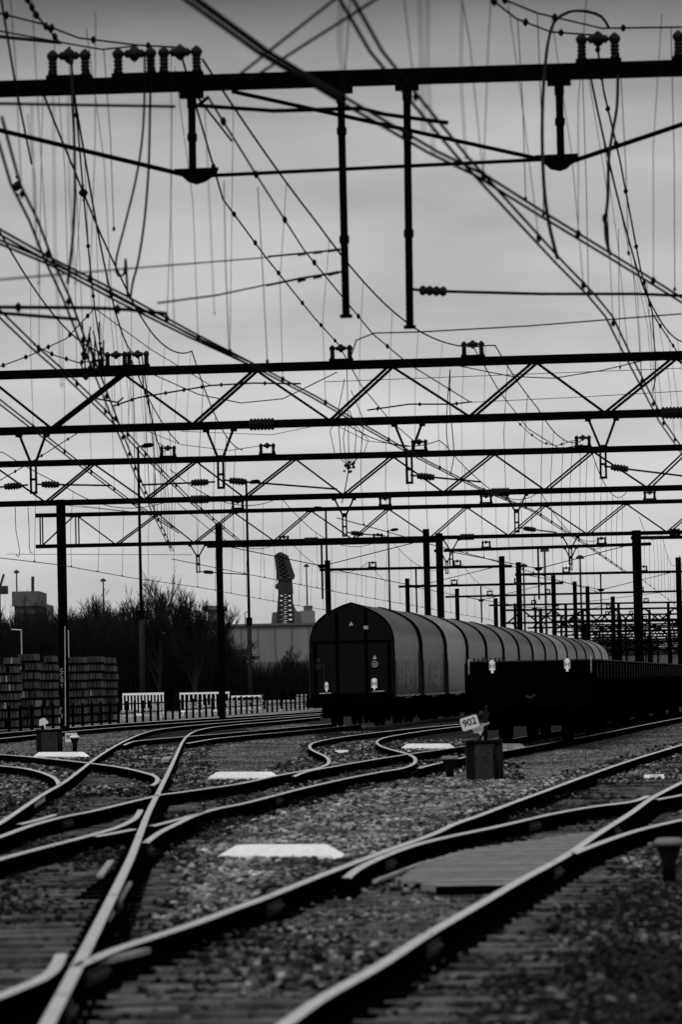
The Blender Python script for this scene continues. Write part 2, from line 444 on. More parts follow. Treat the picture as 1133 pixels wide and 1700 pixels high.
# joint plates and filler blocks at the crossings
def block(parent, name, a, b, w, h, m, z):
    p, q = PZ(a[0], a[1], z), PZ(b[0], b[1], z)
    MB().bar(p, q, w, h).build(name, m, parent)
block(T1, 'wing_piece', (150, 1602), (245, 1578), .035, .03, M['lip'], .12)
block(T2, 'joint_plate', (178, 1528), (216, 1466), .03, .03, M['lip'], .06)
block(T2, 'joint_plate', (158, 1560), (172, 1530), .05, .12, M['railside'], .08)
block(T2, 'joint_block', (166, 1455), (184, 1430), .06, .025, M['hem'], .06)
block(T3, 'joint_block', (245, 1365), (262, 1330), .04, .08, M['railside'], .08)
block(T2, 'joint_plate', (55, 1336), (72, 1325), .05, .08, M['lip'], .10)
block(T2, 'joint_block', (274, 1263), (279, 1258), .18, .06, M['lip'], .10)
block(T1, 'check_rail', (622, 1464), (700, 1434), .03, .025, M['lip'], .05)
block(T1, 'check_rail', (700, 1434), (770, 1417), .03, .025, M['lip'], .05)
block(T1, 'switch_rod', (690, 1471), (860, 1469), .04, .04, M['railside'], .03)

# ------------------------------------------------------------------ ballast stones
def inside(poly, X, Y):
    n = len(poly); r = np.zeros(len(X), bool); j = n - 1
    for i in range(n):
        xi, yi = poly[i]; xj, yj = poly[j]
        c = ((yi > Y) != (yj > Y)) & (X < (xj - xi) * (Y - yi) / (yj - yi + 1e-12) + xi)
        r ^= c; j = i
    return r
def scatter(bands):
    Xs, Ys, Ss = [], [], []
    for D0, D1, dens, s0, s1 in bands:
        hw = .098
        n = int(hw * (D1**2 - D0**2) * dens)
        D = np.sqrt(nrg.random(n) * (D1**2 - D0**2) + D0**2); X = (nrg.random(n) * 2 - 1) * hw * D
        Xs.append(X); Ys.append(D); Ss.append(nrg.uniform(s0, s1, n))
    return np.concatenate(Xs), np.concatenate(Ys), np.concatenate(Ss)
def on_paths(X, Y, polys):
    r = np.zeros(len(X), bool); jx = nrg.normal(0, .12, len(X)) + .12 * np.sin(Y * 2.3); jy = nrg.normal(0, .8, len(X)) + .5 * np.sin(X * 3.1)
    for p in polys:
        r |= inside([(q.x, q.y) for q in (PZ(x, y, -.03) for x, y in p)], X + jx, Y + jy)
    return r
def stone_mesh(name, X, Y, Z, S, m, label):
    n = len(X)
    base = np.array([(-1, -1, -1), (1, -1, -1), (1, 1, -1), (-1, 1, -1), (-1, -1, 1), (1, -1, 1), (1, 1, 1), (-1, 1, 1)], float) * .75
    V = base[None] * nrg.uniform(.55, 1.25, (n, 8, 3))
    ang = nrg.uniform(0, 6.28, n); tl = nrg.uniform(-.7, .7, n)
    ca, sa = np.cos(ang)[:, None], np.sin(ang)[:, None]; ct, st = np.cos(tl)[:, None], np.sin(tl)[:, None]
    x, y, z = V[..., 0], V[..., 1], V[..., 2] * .8
    y, z = y * ct - z * st, y * st + z * ct
    x, y = x * ca - y * sa, x * sa + y * ca
    V = np.stack([x * S[:, None] + X[:, None], y * S[:, None] + Y[:, None], z * S[:, None] + Z[:, None]], -1).reshape(-1, 3)
    fq = np.array([(3, 2, 1, 0), (4, 5, 6, 7), (0, 1, 5, 4), (1, 2, 6, 5), (2, 3, 7, 6), (3, 0, 4, 7)])
    Fc = (fq[None] + (np.arange(n) * 8)[:, None, None]).reshape(-1)
    me = bpy.data.meshes.new(name)
    me.vertices.add(n * 8); me.vertices.foreach_set('co', V.ravel().astype(np.float32))
    me.loops.add(n * 24); me.loops.foreach_set('vertex_index', Fc.astype(np.int32))
    me.polygons.add(n * 6); me.polygons.foreach_set('loop_start', np.arange(0, n * 24, 4, dtype=np.int32))
    me.update(calc_edges=True); me.materials.append(m)
    o = bpy.data.objects.new(name, me); COL.objects.link(o)
    tag(o, label, 'gravel', kind='stuff')
def stones():
    X, Y, S = scatter(((14, 30, 900, .010, .032), (30, 48, 700, .013, .036), (48, 75, 330, .018, .042), (75, 110, 110, .025, .05)))
    keep = ~on_paths(X, Y, PATHS + [DARK])
    low = np.zeros(len(X), bool)
    for l, r, d0, d1 in (('R1', 'R8', 15, 62), ('R3', 'R2', 15, 80), ('R5', 'R4', 28, 70), ('R6', 'R7', 62, 105)):
        ds = np.linspace(d0, d1, 60)
        xl = np.array([at_depth(WR[l], d)[0] for d in ds]) - .55; xr = np.array([at_depth(WR[r], d)[0] for d in ds]) + .55
        xj = X + nrg.normal(0, .13, len(X)) + .12 * np.sin(Y * 3.7)
        low |= (Y > d0) & (Y < d1) & (xj > np.interp(Y, ds, xl)) & (xj < np.interp(Y, ds, xr))
    wave = .5 + .5 * np.sin(X * 1.7 + Y * .23) * np.sin(Y * .41 + 1.3)
    keep &= ~(low & (nrg.random(len(X)) < .95 - .45 * wave))
    patch = np.sin(X * 2.1 + Y * .35) + np.sin(X * 1.1 - Y * .8 + 2)
    keep &= ~((patch < -1.1) & (nrg.random(len(X)) < .5))
    X, Y, S, low, wave = X[keep], Y[keep], S[keep], low[keep], wave[keep]
    n = len(X)
    Z = np.where(low, nrg.uniform(-.07, -.035, n) + .06 * wave * (nrg.random(n) < .4), nrg.uniform(-.055, .0, n))
    ZONE = [(290, 1560), (300, 1450), (380, 1385), (540, 1335), (640, 1296), (760, 1290), (850, 1300), (955, 1290), (860, 1325), (700, 1385), (520, 1455), (400, 1500)]
    fr = on_paths(X, Y, [ZONE]) & ~low
    stone_mesh('ballast', X[fr], Y[fr], Z[fr] + .01, S[fr] * 1.25, M['fresh'], 'paler fresh ballast stones around the largest marker beam')
    X, Y, Z, S, low = X[~fr], Y[~fr], Z[~fr], S[~fr], low[~fr]
    SAND = [(330, 1640), (450, 1530), (560, 1475), (690, 1465), (860, 1430), (740, 1530), (560, 1630), (430, 1690)]
    sd = on_paths(X, Y, [SAND]); od = ((Y < 33) | low) & (Y < 60) & ~sd
    stone_mesh('ballast', X[od], Y[od], Z[od], S[od], M['oily'], 'dark oily ballast stones between the rails and in the near corners')
    X2, Y2, S2 = scatter(((19, 34, 1500, .006, .016),)); k = on_paths(X2, Y2, [SAND]); X2, Y2, S2 = X2[k], Y2[k], S2[k]
    stone_mesh('gravel', X2, Y2, nrg.uniform(-.045, -.01, len(X2)), S2, M['grit'], 'fine pale grit drifted between the two nearest rails')
    X, Y, Z, S = X[~od], Y[~od], Z[~od], S[~od]
    stone_mesh('ballast', X, Y, Z, S, M['stone'], 'loose grey crushed stone ballast lying between and beside the tracks')
    X, Y, S = scatter(((45, 75, 500, .008, .020), (75, 110, 260, .012, .026), (110, 170, 60, .02, .035)))
    k = on_paths(X, Y, PATHS); X, Y, S = X[k], Y[k], S[k]
    stone_mesh('gravel', X, Y, nrg.uniform(-.05, -.035, len(X)), S, M['grit'], 'fine grey gravel of the walking paths between the tracks')
    X, Y, S = scatter(((15, 34, 1300, .006, .016),))
    k = on_paths(X, Y, [DARK]); X, Y, S = X[k], Y[k], S[k]
    stone_mesh('gravel', X, Y, nrg.uniform(-.035, -.022, len(X)), S, M['cinder_grit'], 'dark fine cinders in the lower right corner')
stones()

M['board'] = mat('grey_worn_board', .16, .85, var=.35, scale=5)
gt = thing('slatted_board', (2.2, 32.5, 0), 'grey slatted walking board lying between the two nearest rails', 'walkway board')
mb = MB(); D = 29.6
while D < 39.5:
    x0, s0_ = at_depth(WR['R9'], max(D, 31)); x1, s1_ = at_depth(WR['R8'], D)
    x0 += .28 + max(0, 31 - D) * .2; x1 -= .14
    if D > 36: x0 += (D - 36) * .16
    if x1 - x0 > .15: mb.cbox(((x0 + x1) / 2 + rnd.uniform(-.02, .02), D, .03 + rnd.uniform(-.006, .006)), (x1 - x0, .19, .06), Vector((1, -.12, 0)))
    D += .37
mb.build('slats', M['board'], gt)
MB().cbox((.97, 29.35, .01), (.62, .06, .12), Vector((1, -.12, 0))).build('end_bearer', M['railside'], gt)
# ------------------------------------------------------------------ white marker beams
def marker(x0, x1, ybase, label):
    a, b = PZ(x0, ybase, -.02), PZ(x1, ybase, -.02)
    u = (b - a).normalized(); L = (b - a).length; v = Vector((-u.y, u.x, 0)); h = .15
    mb = MB(); c = []
    for dy, z, ins in ((0, 0, 0), (0, h * .35, .02), (.05, h, .19), (.22, h, .19), (.27, h * .35, .02), (.27, 0, 0)):
        c.append([a + u * ins + v * dy + Vector((0, 0, z)), b - u * ins + v * dy + Vector((0, 0, z))])
    vs = [p for q in c for p in q]; n = len(c)
    fs = [(2 * i, 2 * i + 1, 2 * i + 3, 2 * i + 2) for i in range(n - 1)] + [(2 * n - 2, 2 * n - 1, 1, 0), tuple(2 * i for i in range(n)), tuple(2 * i + 1 for i in range(n - 1, -1, -1))]
    mb.add(vs, fs)
    mb.build('marker_beam', M['white'], None, origin=a, label=label, cat='marker beam', group='white clearance marker beams on the ballast')
marker(359, 556, 1430, 'largest white painted marker beam, on the stones between the two near tracks')
marker(344, 450, 1296, 'white marker beam on gravel just left of the S curved track')
marker(54, 134, 1259, 'white marker beam in front of the left cabinet with the arrow paddle')
marker(666, 743, 1245, 'white marker beam between the S curve and the 902 cabinet')
marker(795, 862, 1245, 'white marker beam partly hidden behind the 902 cabinet')

def text_mesh(txt, size, m, parent, origin, ux, uz, name='lettering'):
    cu = bpy.data.curves.new('t', 'FONT'); cu.body = txt; cu.size = size; cu.align_x = 'CENTER'; cu.align_y = 'CENTER'; cu.extrude = .002
    cu.offset = size * .018
    to = bpy.data.objects.new('t', cu); COL.objects.link(to)
    dg = bpy.context.evaluated_depsgraph_get()
    me = bpy.data.meshes.new_from_object(to.evaluated_get(dg))
    bpy.data.objects.remove(to)
    ux = Vector(ux).normalized(); uz = Vector(uz).normalized(); nn = ux.cross(uz).normalized()
    off = W0[parent.name]
    for v in me.vertices:
        p = Vector(origin) + ux * v.co.x + uz * v.co.y + nn * v.co.z
        v.co = p - off
    me.materials.clear(); me.materials.append(m)
    o = bpy.data.objects.new(name, me); COL.objects.link(o); o.parent = parent; return o

# ------------------------------------------------------------------ cabinets
def cabinet(x0, x1, ytop, ybase, label):
    a, b = PZ(x0, ybase, -.05), PZ(x1, ybase, -.05); D = a.y
    b = PD(x1, ybase, D); zt = PD(x0, ytop, D).z
    w = b.x - a.x; t = thing('point_cabinet', ((a.x + b.x) / 2, D, -.05), label, 'cabinet')
    m = MB()
    m.box((a.x + .04, D + .05, -.05), (b.x - .13 * w / .52, D + .45, zt - .03)); m.build('housing', M['cabinet'], t)
    m = MB(); m.box((a.x + .14, D + .035, .01), (b.x - .17, D + .05, zt - .07)); m.build('door', M['cabinet_door'], t)
    m = MB(); m.box((a.x, D, zt - .035), (b.x - .02, D + .5, zt)); m.build('lid', M['cabinet'], t)
    m = MB(); m.tube([(b.x - .07, D + .12, -.05), (b.x - .07, D + .12, zt + .01)], .075, 14); m.build('side_post', M['cabinet'], t, True)
    m = MB(); m.tube([(b.x - .055, D + .04, 0), (b.x - .055, D + .04, zt - .03)], .006, 5); m.build('cable', M['cabinet_door'], t)
    m = MB(); m.box((a.x, D + .05, -.06), (a.x + .05, D + .4, zt - .04)); m.build('side_plate', M['cabinet'], t)
    return t, D
t, D = cabinet(776, 837, 1229, 1303, 'dark cabinet with the tilted 902 plate on its mast')
mb = MB(); p0, p1 = PD(807, 1236, D + .2), PD(808, 1175, D + .2); mb.tube([p0, p1], .03, 8); mb.ball(p1, .036)
mb.build('lever_mast', M['cabinet'], t, True)
c = PD(780.5, 1200, D + .1); ang = math.radians(16); ux = Vector((math.cos(ang), 0, math.sin(ang))); uz = Vector((-math.sin(ang), 0, math.cos(ang)))
def rounded(c, ux, uz, w, h, r, n=4):
    pts = []
    for sx, sz, a0 in ((1, 1, 0), (-1, 1, 90), (-1, -1, 180), (1, -1, 270)):
        for i in range(n + 1):
            a = math.radians(a0 + 90 * i / n)
            pts.append(c + ux * (sx * (w / 2 - r) + r * math.cos(a)) + uz * (sz * (h / 2 - r) + r * math.sin(a)))
    return pts
MB().prism(rounded(c, ux, uz, .29, .21, .03), (0, .012, 0)).build('number_plate', M['plate'], t)
text_mesh('902', .155, M['cabinet_door'], t, c + Vector((0, -.004, 0)) + uz * .008, ux, uz)
MB().bar(PD(785, 1211, D + .08), PD(813, 1200, D + .08), .022, .03).build('plate_arm', M['galv'], t)
q = [PD(x, y, D + .12) for x, y in ((786, 1212), (803, 1206), (803, 1214), (799, 1220), (803, 1222), (803, 1230), (798, 1229), (799, 1221), (795, 1217), (787, 1217))]
MB().prism(q, (0, .012, 0)).build('arrow_plate', M['plate'], t)
MB().bar(PD(797, 1229, D + .06), PD(806, 1211, D + .06), .02, .04).build('counterweight_lever', M['cabinet'], t)
t, D = cabinet(60, 103, 1211.5, 1250, 'small dark cabinet with white arrow paddle left of the mast foot')
c0 = PD(74, 1210, D + .2)
q = [PD(x, y, D + .2) for x, y in ((64.5, 1205), (65, 1195), (69, 1192.5), (74, 1192), (80, 1198.5), (79.5, 1201), (74.5, 1203), (75.8, 1209.5), (73.8, 1210.5), (72.2, 1203.5), (66, 1205.3))]
MB().prism(q, (0, .015, 0)).build('arrow_paddle', M['plate'], t)
MB().tube([PD(74.5, 1206, D + .23), PD(75.5, 1214, D + .23)], .015, 6).build('paddle_stem', M['cabinet'], t)
c = PD(118, 1224.5, D + .1); ux = Vector((1, 0, 0)); uz = Vector((0, 0, 1))
ts = thing('number_sign', (c.x, c.y, -.05), 'white number plate showing 90 beside the arrow cabinet', 'sign')
MB().prism(rounded(c, ux, uz, .33, .25, .02), (0, .012, 0)).build('plate', M['plate'], ts)
text_mesh('90', .17, M['ink'], ts, c + Vector((-.06, -.004, .01)), ux, uz)
MB().tube([c + Vector((.05, .03, .1)), Vector((c.x + .05, c.y + .03, -.06))], .02, 6).build('stake', M['cabinet'], ts)

def mushroom(xc, ytop, ybase, wpx, label, cap=M['plate']):
    b = PZ(xc, ybase, -.05); D = b.y; top = PD(xc, ytop, D).z; r = wpx / 2 * D / F
    t = thing('point_lantern', b, label, 'lantern', 'low lanterns beside the points')
    h = top + .05
    m = MB(); m.tube([b, b + Vector((0, 0, h * .5)), b + Vector((0, 0, h * .8)), b + Vector((0, 0, h * .93))], [r * .45, r * .45, r * .8, r * .95], 14); m.build('body', M['cabinet'], t, True)
    m = MB(); m.tube([b + Vector((0, 0, h * .86)), b + Vector((0, 0, h * .93)), b + Vector((0, 0, h))], [r, r, r * .75], 16); m.build('cap', cap, t, True)
    m = MB(); m.box((b.x - r * .7, b.y - r * .6, -.07), (b.x + r * .7, b.y + r * .6, -.02)); m.build('foot', M['cabinet'], t)
mushroom(124, 1221, 1251, 17, 'low lantern with pale cap standing before the number 90 plate')
capm = mat('dusty_cap', .12, .7, var=.3, scale=20)
mushroom(748, 1255, 1297, 30, 'low lantern with grey cap at the left foot of the 902 cabinet', capm)
mushroom(1113, 1391, 1476, 50, 'low lantern with grey cap at the right edge beside the nearest turnout', capm)
# cable/drive rod beside 902 cabinet
# small plates on the sleepers
def small_plate(xc, yc, wpx, hpx, label, txt=None, tilt=.35):
    c = PZ(xc, yc, .02); D = c.y; w = wpx * D / F; h = hpx * D / F
    t = thing('track_plate', (c.x, c.y, 0), label, 'plate')
    uy = Vector((0, .35, 1)).normalized()
    q = [c + Vector((sx * w / 2, 0, 0)) + uy * sy * h / 2 for sx, sy in ((-1, -1), (1, -1), (1, 1), (-1, 1))]
    MB().prism(q, (0, .01, -.003)).build('plate', M['white'], t)
    MB().box((c.x - .03, c.y + .012, -.06), (c.x + .03, c.y + .03, c.z)).build('bracket', M['cabinet'], t)
    if txt: text_mesh(txt, h * .95, M['faint'], t, c - Vector((0, .005, 0)), (1, 0, 0), uy)
small_plate(1087, 1290, 33, 9, 'white plate marked 1022 in dark track bed near the right edge', '1022')
small_plate(568, 1248, 22, 5.5, 'tiny white plate lying inside the S curved track')

# ------------------------------------------------------------------ gantries
BEAMZ = EYE + 6.63
class Gantry:
    def __init__(s, p0, p1, label, z=BEAMZ, group='overhead line gantries spanning the tracks', name='line_gantry'):
        s.a, s.b = PZ(p0[0], p0[1], z), PZ(p1[0], p1[1], z)
        s.p0, s.p1 = p0, p1
        s.u = (s.b - s.a); s.u.z = 0; s.u.normalize(); s.n = Vector((-s.u.y, s.u.x, 0)); s.z = z
        m = (s.a + s.b) / 2; s.D = m.y
        s.root = thing(name, (m.x, m.y, 0), label, 'gantry', group)
    def gp(s, x, y):
        r = ray(x, y); t = (s.a - CAM).dot(s.n) / r.dot(s.n); return CAM + r * t
    def ax(s, x):   # world point on the beam axis at pixel column x
        y = s.p0[1] + (s.p1[1] - s.p0[1]) * (x - s.p0[0]) / (s.p1[0] - s.p0[0])
        p = s.gp(x, y); p.z = s.z; return p
    def chord(s, x0, x1, z, name, w=.15, h=.17, taper=False):
        a, b = s.ax(x0), s.ax(x1); a.z = b.z = z
        MB().bar(a, b, w, h).build(name, M['steel'], s.root)
    def bracket(s, x, zt=None, w=.36, h=.20):
        z = (s.z if zt is None else zt) + .085
        c = s.ax(x); c.z = z
        br = MB(); br.cbox(c + Vector((0, 0, .025)), (w + .14, .16, .05), s.u)
        for q in (-.5, .5): br.cbox(c + s.u * q * (w + .08) + Vector((0, 0, .06)), (.02, .1, .06), s.u)
        bo = br.build('insulator_bracket', M['steel'], s.root)
        for q in (-.5, .5):
            m = MB(); o = c + s.u * q * w + Vector((0, 0, .05)); pts, rs = [], []
            n = 11 if s.D < 100 else 5
            for i in range(n):
                pts.append(o + Vector((0, 0, h * i / (n - 1)))); rs.append(.055 if i % 2 else .040)
            m.tube(pts, rs, 7); m.build('insulator', M['insul'], bo)
        m = MB(); tz = h + .07
        m.bar(c - s.u * w / 2 + Vector((0, 0, tz)), c + s.u * w / 2 + Vector((0, 0, tz)), .03, .03)
        for q, r in ((-.5, .068), (.5, .068), (0, .085), (-.22, .045), (.22, .045)): m.ball(c + s.u * q * w + Vector((0, 0, tz)), r, 7, 1.1)
        m.build('clamp', M['insul'], bo)
        return c + Vector((0, 0, tz))
    def hanger(s, x, zc, drop=.62, post=.62, hw=.29, arm=None):
        c = s.ax(x); c.z = zc - .06
        m = MB(); ap = c - Vector((0, 0, drop))
        for q in (-1, 1):
            m.bar(c + s.u * q * hw, ap + s.u * q * .05, .05, .05)
            m.cbox(c + s.u * q * hw + Vector((0, 0, -.01)), (.12, .2, .12), s.u)
            m.bar(ap + s.u * q * .055 + Vector((0, 0, .05)), ap + s.u * q * .055 - Vector((0, 0, post)), .045, .045, up=s.n)
        m.cbox(ap, (.16, .06, .12), s.u); m.cbox(ap - Vector((0, 0, post)), (.155, .06, .05), s.u); m.cbox(ap - Vector((0, 0, post * .55)), (.155, .06, .05), s.u)
        h = m.build('hanger', M['steel'], s.root)
        return ap - Vector((0, 0, post * .7)), h
    def arm(s, p, q, side, parent_name='registration_arm'):
        """insulated registration arm from a hanger point p to pixel/world q"""
        m = MB(); m.tube([p, q], .022, 6); o = m.build('registration_arm', M['steel'], s.root)
        t = (q - p).normalized(); pts, rs = [], []
        for i in range(13):
            pts.append(p + t * (.14 + .030 * i)); rs.append((.085 if 2 < i < 10 else .065) if i % 2 else .055)
        MB().tube(pts, rs, 8).build('insulator', M['insul'], o)
        return o
    def strain(s, x, z, L=.52):
        a, b = s.ax(x), s.ax(x); a.z = b.z = z
        pts, rs = [], []
        for i in range(15):
            pts.append(a + s.u * (L * (i / 14 - .5))); rs.append(.135 if i % 2 else .10)
        MB().tube(pts, rs, 8).build('section_insulator', M['insul'], s.root)
    def diag(s, xb, xt, zb, zt, double):
        a, b = s.ax(xb), s.ax(xt); a.z = zb + .05; b.z = zt - .05
        m = MB()
        if double:
            k = .065
            m.bar(a - s.u * k + s.n * .05, b - s.u * k + s.n * .05, .05, .095, up=s.n)
            m.bar(a + s.u * k - s.n * .05, b + s.u * k - s.n * .05, .05, .085, up=s.n)
        else: m.bar(a, b, .05, .10, up=s.n)
        m.build('diagonal_brace', M['steel'], s.root)
        MB().cbox(b, (.34, .035, .10), s.u).build('gusset', M['steel'], s.root)
    def mast(s, x, ytop, w=.30, D=None, ext=None, graffiti=False):
        c = s.ax(x)
        zt = s.gp(x, ytop).z
        m = MB(); c = Vector((c.x, c.y, 0)) + s.n * .25
        for q in (-1, 1): m.cbox(c + s.n * q * w * .46 + Vector((0, 0, zt / 2)), (w, .03, zt), s.u)
        m.cbox(c + Vector((0, 0, zt / 2)), (.03, w * .89, zt), s.u)
        m.cbox(c + Vector((0, 0, .03)), (w * 1.7, w * 1.7, .2), s.u)
        o = m.build('mast', M['steel'], s.root)
        m = MB()
        m.cbox(Vector((c.x, c.y, s.z)) - s.n * .16, (w * 1.5, .12, .14), s.u); m.build('bracket_plate', M['steel'], o)
        return c, zt
    def queenpost(s, x, zpost, rods, drop=1.0, w=.09):
        c = s.ax(x); m = MB()
        top = c.copy(); bot = c.copy(); bot.z = zpost
        m.tube([top, bot], w / 2, 8); m.cbox(bot, (w * 1.5, w * 1.5, .05), s.u)
        m.build('hanging_post', M['steel'], s.root)

# G1 : the near single beam
G1 = Gantry((0, 148), (1133, 113), 'nearest gantry, single heavy beam with four hanging posts across the top of the frame')
G1.chord(-70, 1230, BEAMZ, 'beam', .15, .165)
tops1 = {x: G1.bracket(x, BEAMZ - .01) for x in (115, 224, 300, 995, 1156)}
def g1post(x0, y0, x1, y1, collars):
    a, b = G1.gp(x0, y0), G1.gp(x1, y1); m = MB()
    m.tube([a + Vector((0, 0, .09)), b], .044, 10)
    for yc in collars:
        f = (yc - y0) / (y1 - y0); c = a.lerp(b, f)
        m.tube([c + Vector((0, 0, .05)), c + Vector((0, 0, .03)), c - Vector((0, 0, .03)), c - Vector((0, 0, .05))], [.045, .058, .058, .045], 10)
    m.cbox(a + Vector((0, 0, .005)), (.26, .14, .07), G1.u); m.tube([a - Vector((0, 0, .03)), a - Vector((0, 0, .14))], .055, 10)
    return m
m = g1post(318, 158, 320, 282, (228,)); m.build('hanging_post', M['steel'], G1.root)
m = g1post(566, 150, 575, 525, (218, 398)); e = G1.gp(575, 525); m.cbox(e, (.13, .13, .03), G1.u); m.build('hanging_post', M['steel'], G1.root)
m = g1post(676, 145, 681, 543, (225, 388)); e = G1.gp(681, 543); m.cbox(e, (.13, .13, .03), G1.u); m.build('hanging_post', M['steel'], G1.root)
m = g1post(929, 137, 932, 260, (202,)); m.build('hanging_post', M['steel'], G1.root)
for pts in ([(289, 281), (363, 278), (360, 289), (340, 302), (326, 306), (312, 302)], [(889, 258), (962, 255), (958, 265), (942, 280), (931, 284), (915, 281)]):
    q = [G1.gp(x, y) for x, y in pts]
    MB().prism([p - G1.n * .03 for p in q], G1.n * .06).build('tie_plate', M['steel'], G1.root)
def g1rod(x0, y0, x1, y1, r=.02, o=0):
    MB().tube([G1.gp(x0, y0) + G1.n * o, G1.gp(x1, y1) + G1.n * o], r, 7).build('tie_rod', M['steel'], G1.root)
g1rod(-60, 202, 310, 291, .027); g1rod(345, 291, 905, 264, .022, .03); g1rod(385, 152, 905, 266, .024, -.02); g1rod(950, 268, 1200, 184, .027)
# small arm off the short post
def ins_rod(root, pts, r, ins, D, rr=.055, n=8):
    w = [PD(x, y, D) for x, y in pts]
    o = MB().tube(w, r, 6).build('registration_arm', M['steel'], root)
    for (x0, y0, x1, y1) in ins:
        a, b = PD(x0, y0, D), PD(x1, y1, D); P, R_ = [], []
        for i in range(9): P.append(a.lerp(b, i / 8)); R_.append(rr if i % 2 else rr * .6)
        MB().tube(P, R_, n).build('insulator', M['insul'], o)
ins_rod(G1.root, [(683, 480), (700, 482), (745, 484), (900, 488), (1060, 488), (1133, 491), (1180, 495)], .018, [(697, 482, 742, 484)], G1.D - .3, .06)
ins_rod(G1.root, [(569, 414), (520, 419), (445, 426)], .012, [(565, 414, 545, 417), (535, 418, 520, 420), (508, 421, 494, 423)], G1.D, .02)
ins_rod(G1.root, [(569, 451), (500, 462), (442, 474)], .014, [(562, 452, 545, 456), (534, 458, 520, 461), (508, 463, 494, 467)], G1.D, .024)
ins_rod(G1.root, [(325, 175), (455, 184), (600, 180), (640, 190), (745, 204)], .022, [], 37)
ins_rod(G1.root, [(325, 178), (345, 162)], .02, [], 40)

def truss(g, nodes_top, nodes_bot, drop, xs, brk, hang, strains, ends=None, hp=(.62, .62)):
    zt, zb = g.z, g.z - drop
    g.chord(xs[0], xs[1], zt, 'top_chord', .15, .155 if g.D > 120 else .18)
    g.chord(xs[0], xs[1], zb, 'bottom_chord', .15, .145 if g.D > 120 else .165)
    allb = sorted(nodes_bot)
    for t_ in nodes_top:
        l = [b for b in allb if b < t_]; r = [b for b in allb if b > t_]
        if l: g.diag(l[-1] + 3, t_ - 6 * 80 / F * g.D / 80, zb, zt, True)
        if r: g.diag(r[0] - 3, t_ + 6 * 80 / F * g.D / 80, zb, zt, False)
    tops = [g.bracket(x, zt) for x in brk]
    hs = [g.hanger(x, zb, *hp) for x in hang]
    for x in strains: g.strain(x, zb)
    return tops, hs

G2 = Gantry((0, 623), (1133, 590), 'second gantry, lattice beam crossing the frame just above its middle')
t2, h2 = truss(G2, [-20, 205, 425, 650, 890, 1122], [-140, 85, 320, 548, 780, 1005, 1240], 1.18, (-80, 1220), [193, 229, 567, 786], [52, 363, 676, 998], [433, 1118])
def arm_px(g, h, x0, y0, x1, y1):
    g.arm(g.gp(x0, y0), g.gp(x1, y1), 0)
arm_px(G2, h2, 46, 805, -40, 812); arm_px(G2, h2, 58, 804, 185, 806)
arm_px(G2, h2, 357, 800, 235, 805); arm_px(G2, h2, 370, 797, 560, 812)
arm_px(G2, h2, 682, 789, 800, 800); arm_px(G2, h2, 1004, 774, 1150, 792)
G3 = Gantry((0, 771), (1133, 743), 'third gantry, lattice beam right below the second with lamp poles behind it')
t3, h3 = truss(G3, [-10, 155, 325, 490, 652, 820, 985, 1145], [-85, 75, 240, 405, 570, 737, 905, 1075, 1240], 1.16, (-60, 1210), [279, 444, 697, 969], [570, 856, 363 + 800], [330, 830], hp=(.5, .6))
arm_px(G3, h3, 575, 884, 640, 890); arm_px(G3, h3, 862, 876, 925, 884); 
G4 = Gantry((58, 856), (1133, 832), 'fourth gantry, lattice beam whose open end and mast stand at the left')
t4, h4 = truss(G4, [128, 262, 388, 516, 645, 775, 905, 1040, 1170], [192, 322, 455, 585, 715, 845, 975, 1108], 1.17, (58, 1210), [395, 640, 808, 1080], [327, 748, 946], [516, 775], hp=(.42, .62))
zb4 = G4.z - 1.17
for x in (66, 70, 125, 130):
    a, b = G4.ax(x), G4.ax(x); a.z = zb4; b.z = G4.z
    MB().bar(a, b, .05, .05, up=G4.n).build('end_upright', M['steel'], G4.root)
G4.diag(70, 122, zb4, G4.z, False)
G4.mast(100, 829, .33)
arm_px(G4, h4, 332, 949, 412, 954)
mb = MB(); mb.box((0, 0, 0), (0, 0, 0))
# chalk tags on the near mast
def scrawl(root, g, strokes, o=-.0):
    for st in strokes:
        w = [g.gp(x, y) + g.n * .07 for x, y in st]
        MB().tube(w, .014, 5).build('graffiti', M['chalk'], root)
scrawl(G4.root, G4, [[(104, 1110), (101, 1110), (99.5, 1113), (101, 1116), (104, 1115), (103.5, 1113)], [(104, 1118), (101, 1118), (100, 1121), (101, 1124), (104, 1124)], [(104, 1127), (101, 1127), (100, 1130), (102, 1132), (104, 1131), (103.5, 1128)], [(100, 1135), (102, 1139), (104, 1135), (102, 1139), (102, 1141)], [(98.5, 1175), (102, 1175), (99.5, 1181), (100.5, 1186), (103, 1186), (102, 1192)]])
MB().tube([G4.gp(108.5, 1040) - G4.n * .3, G4.gp(109.5, 1205) - G4.n * .3], .022, 6).build('cable_duct', M['galv'], G4.root)

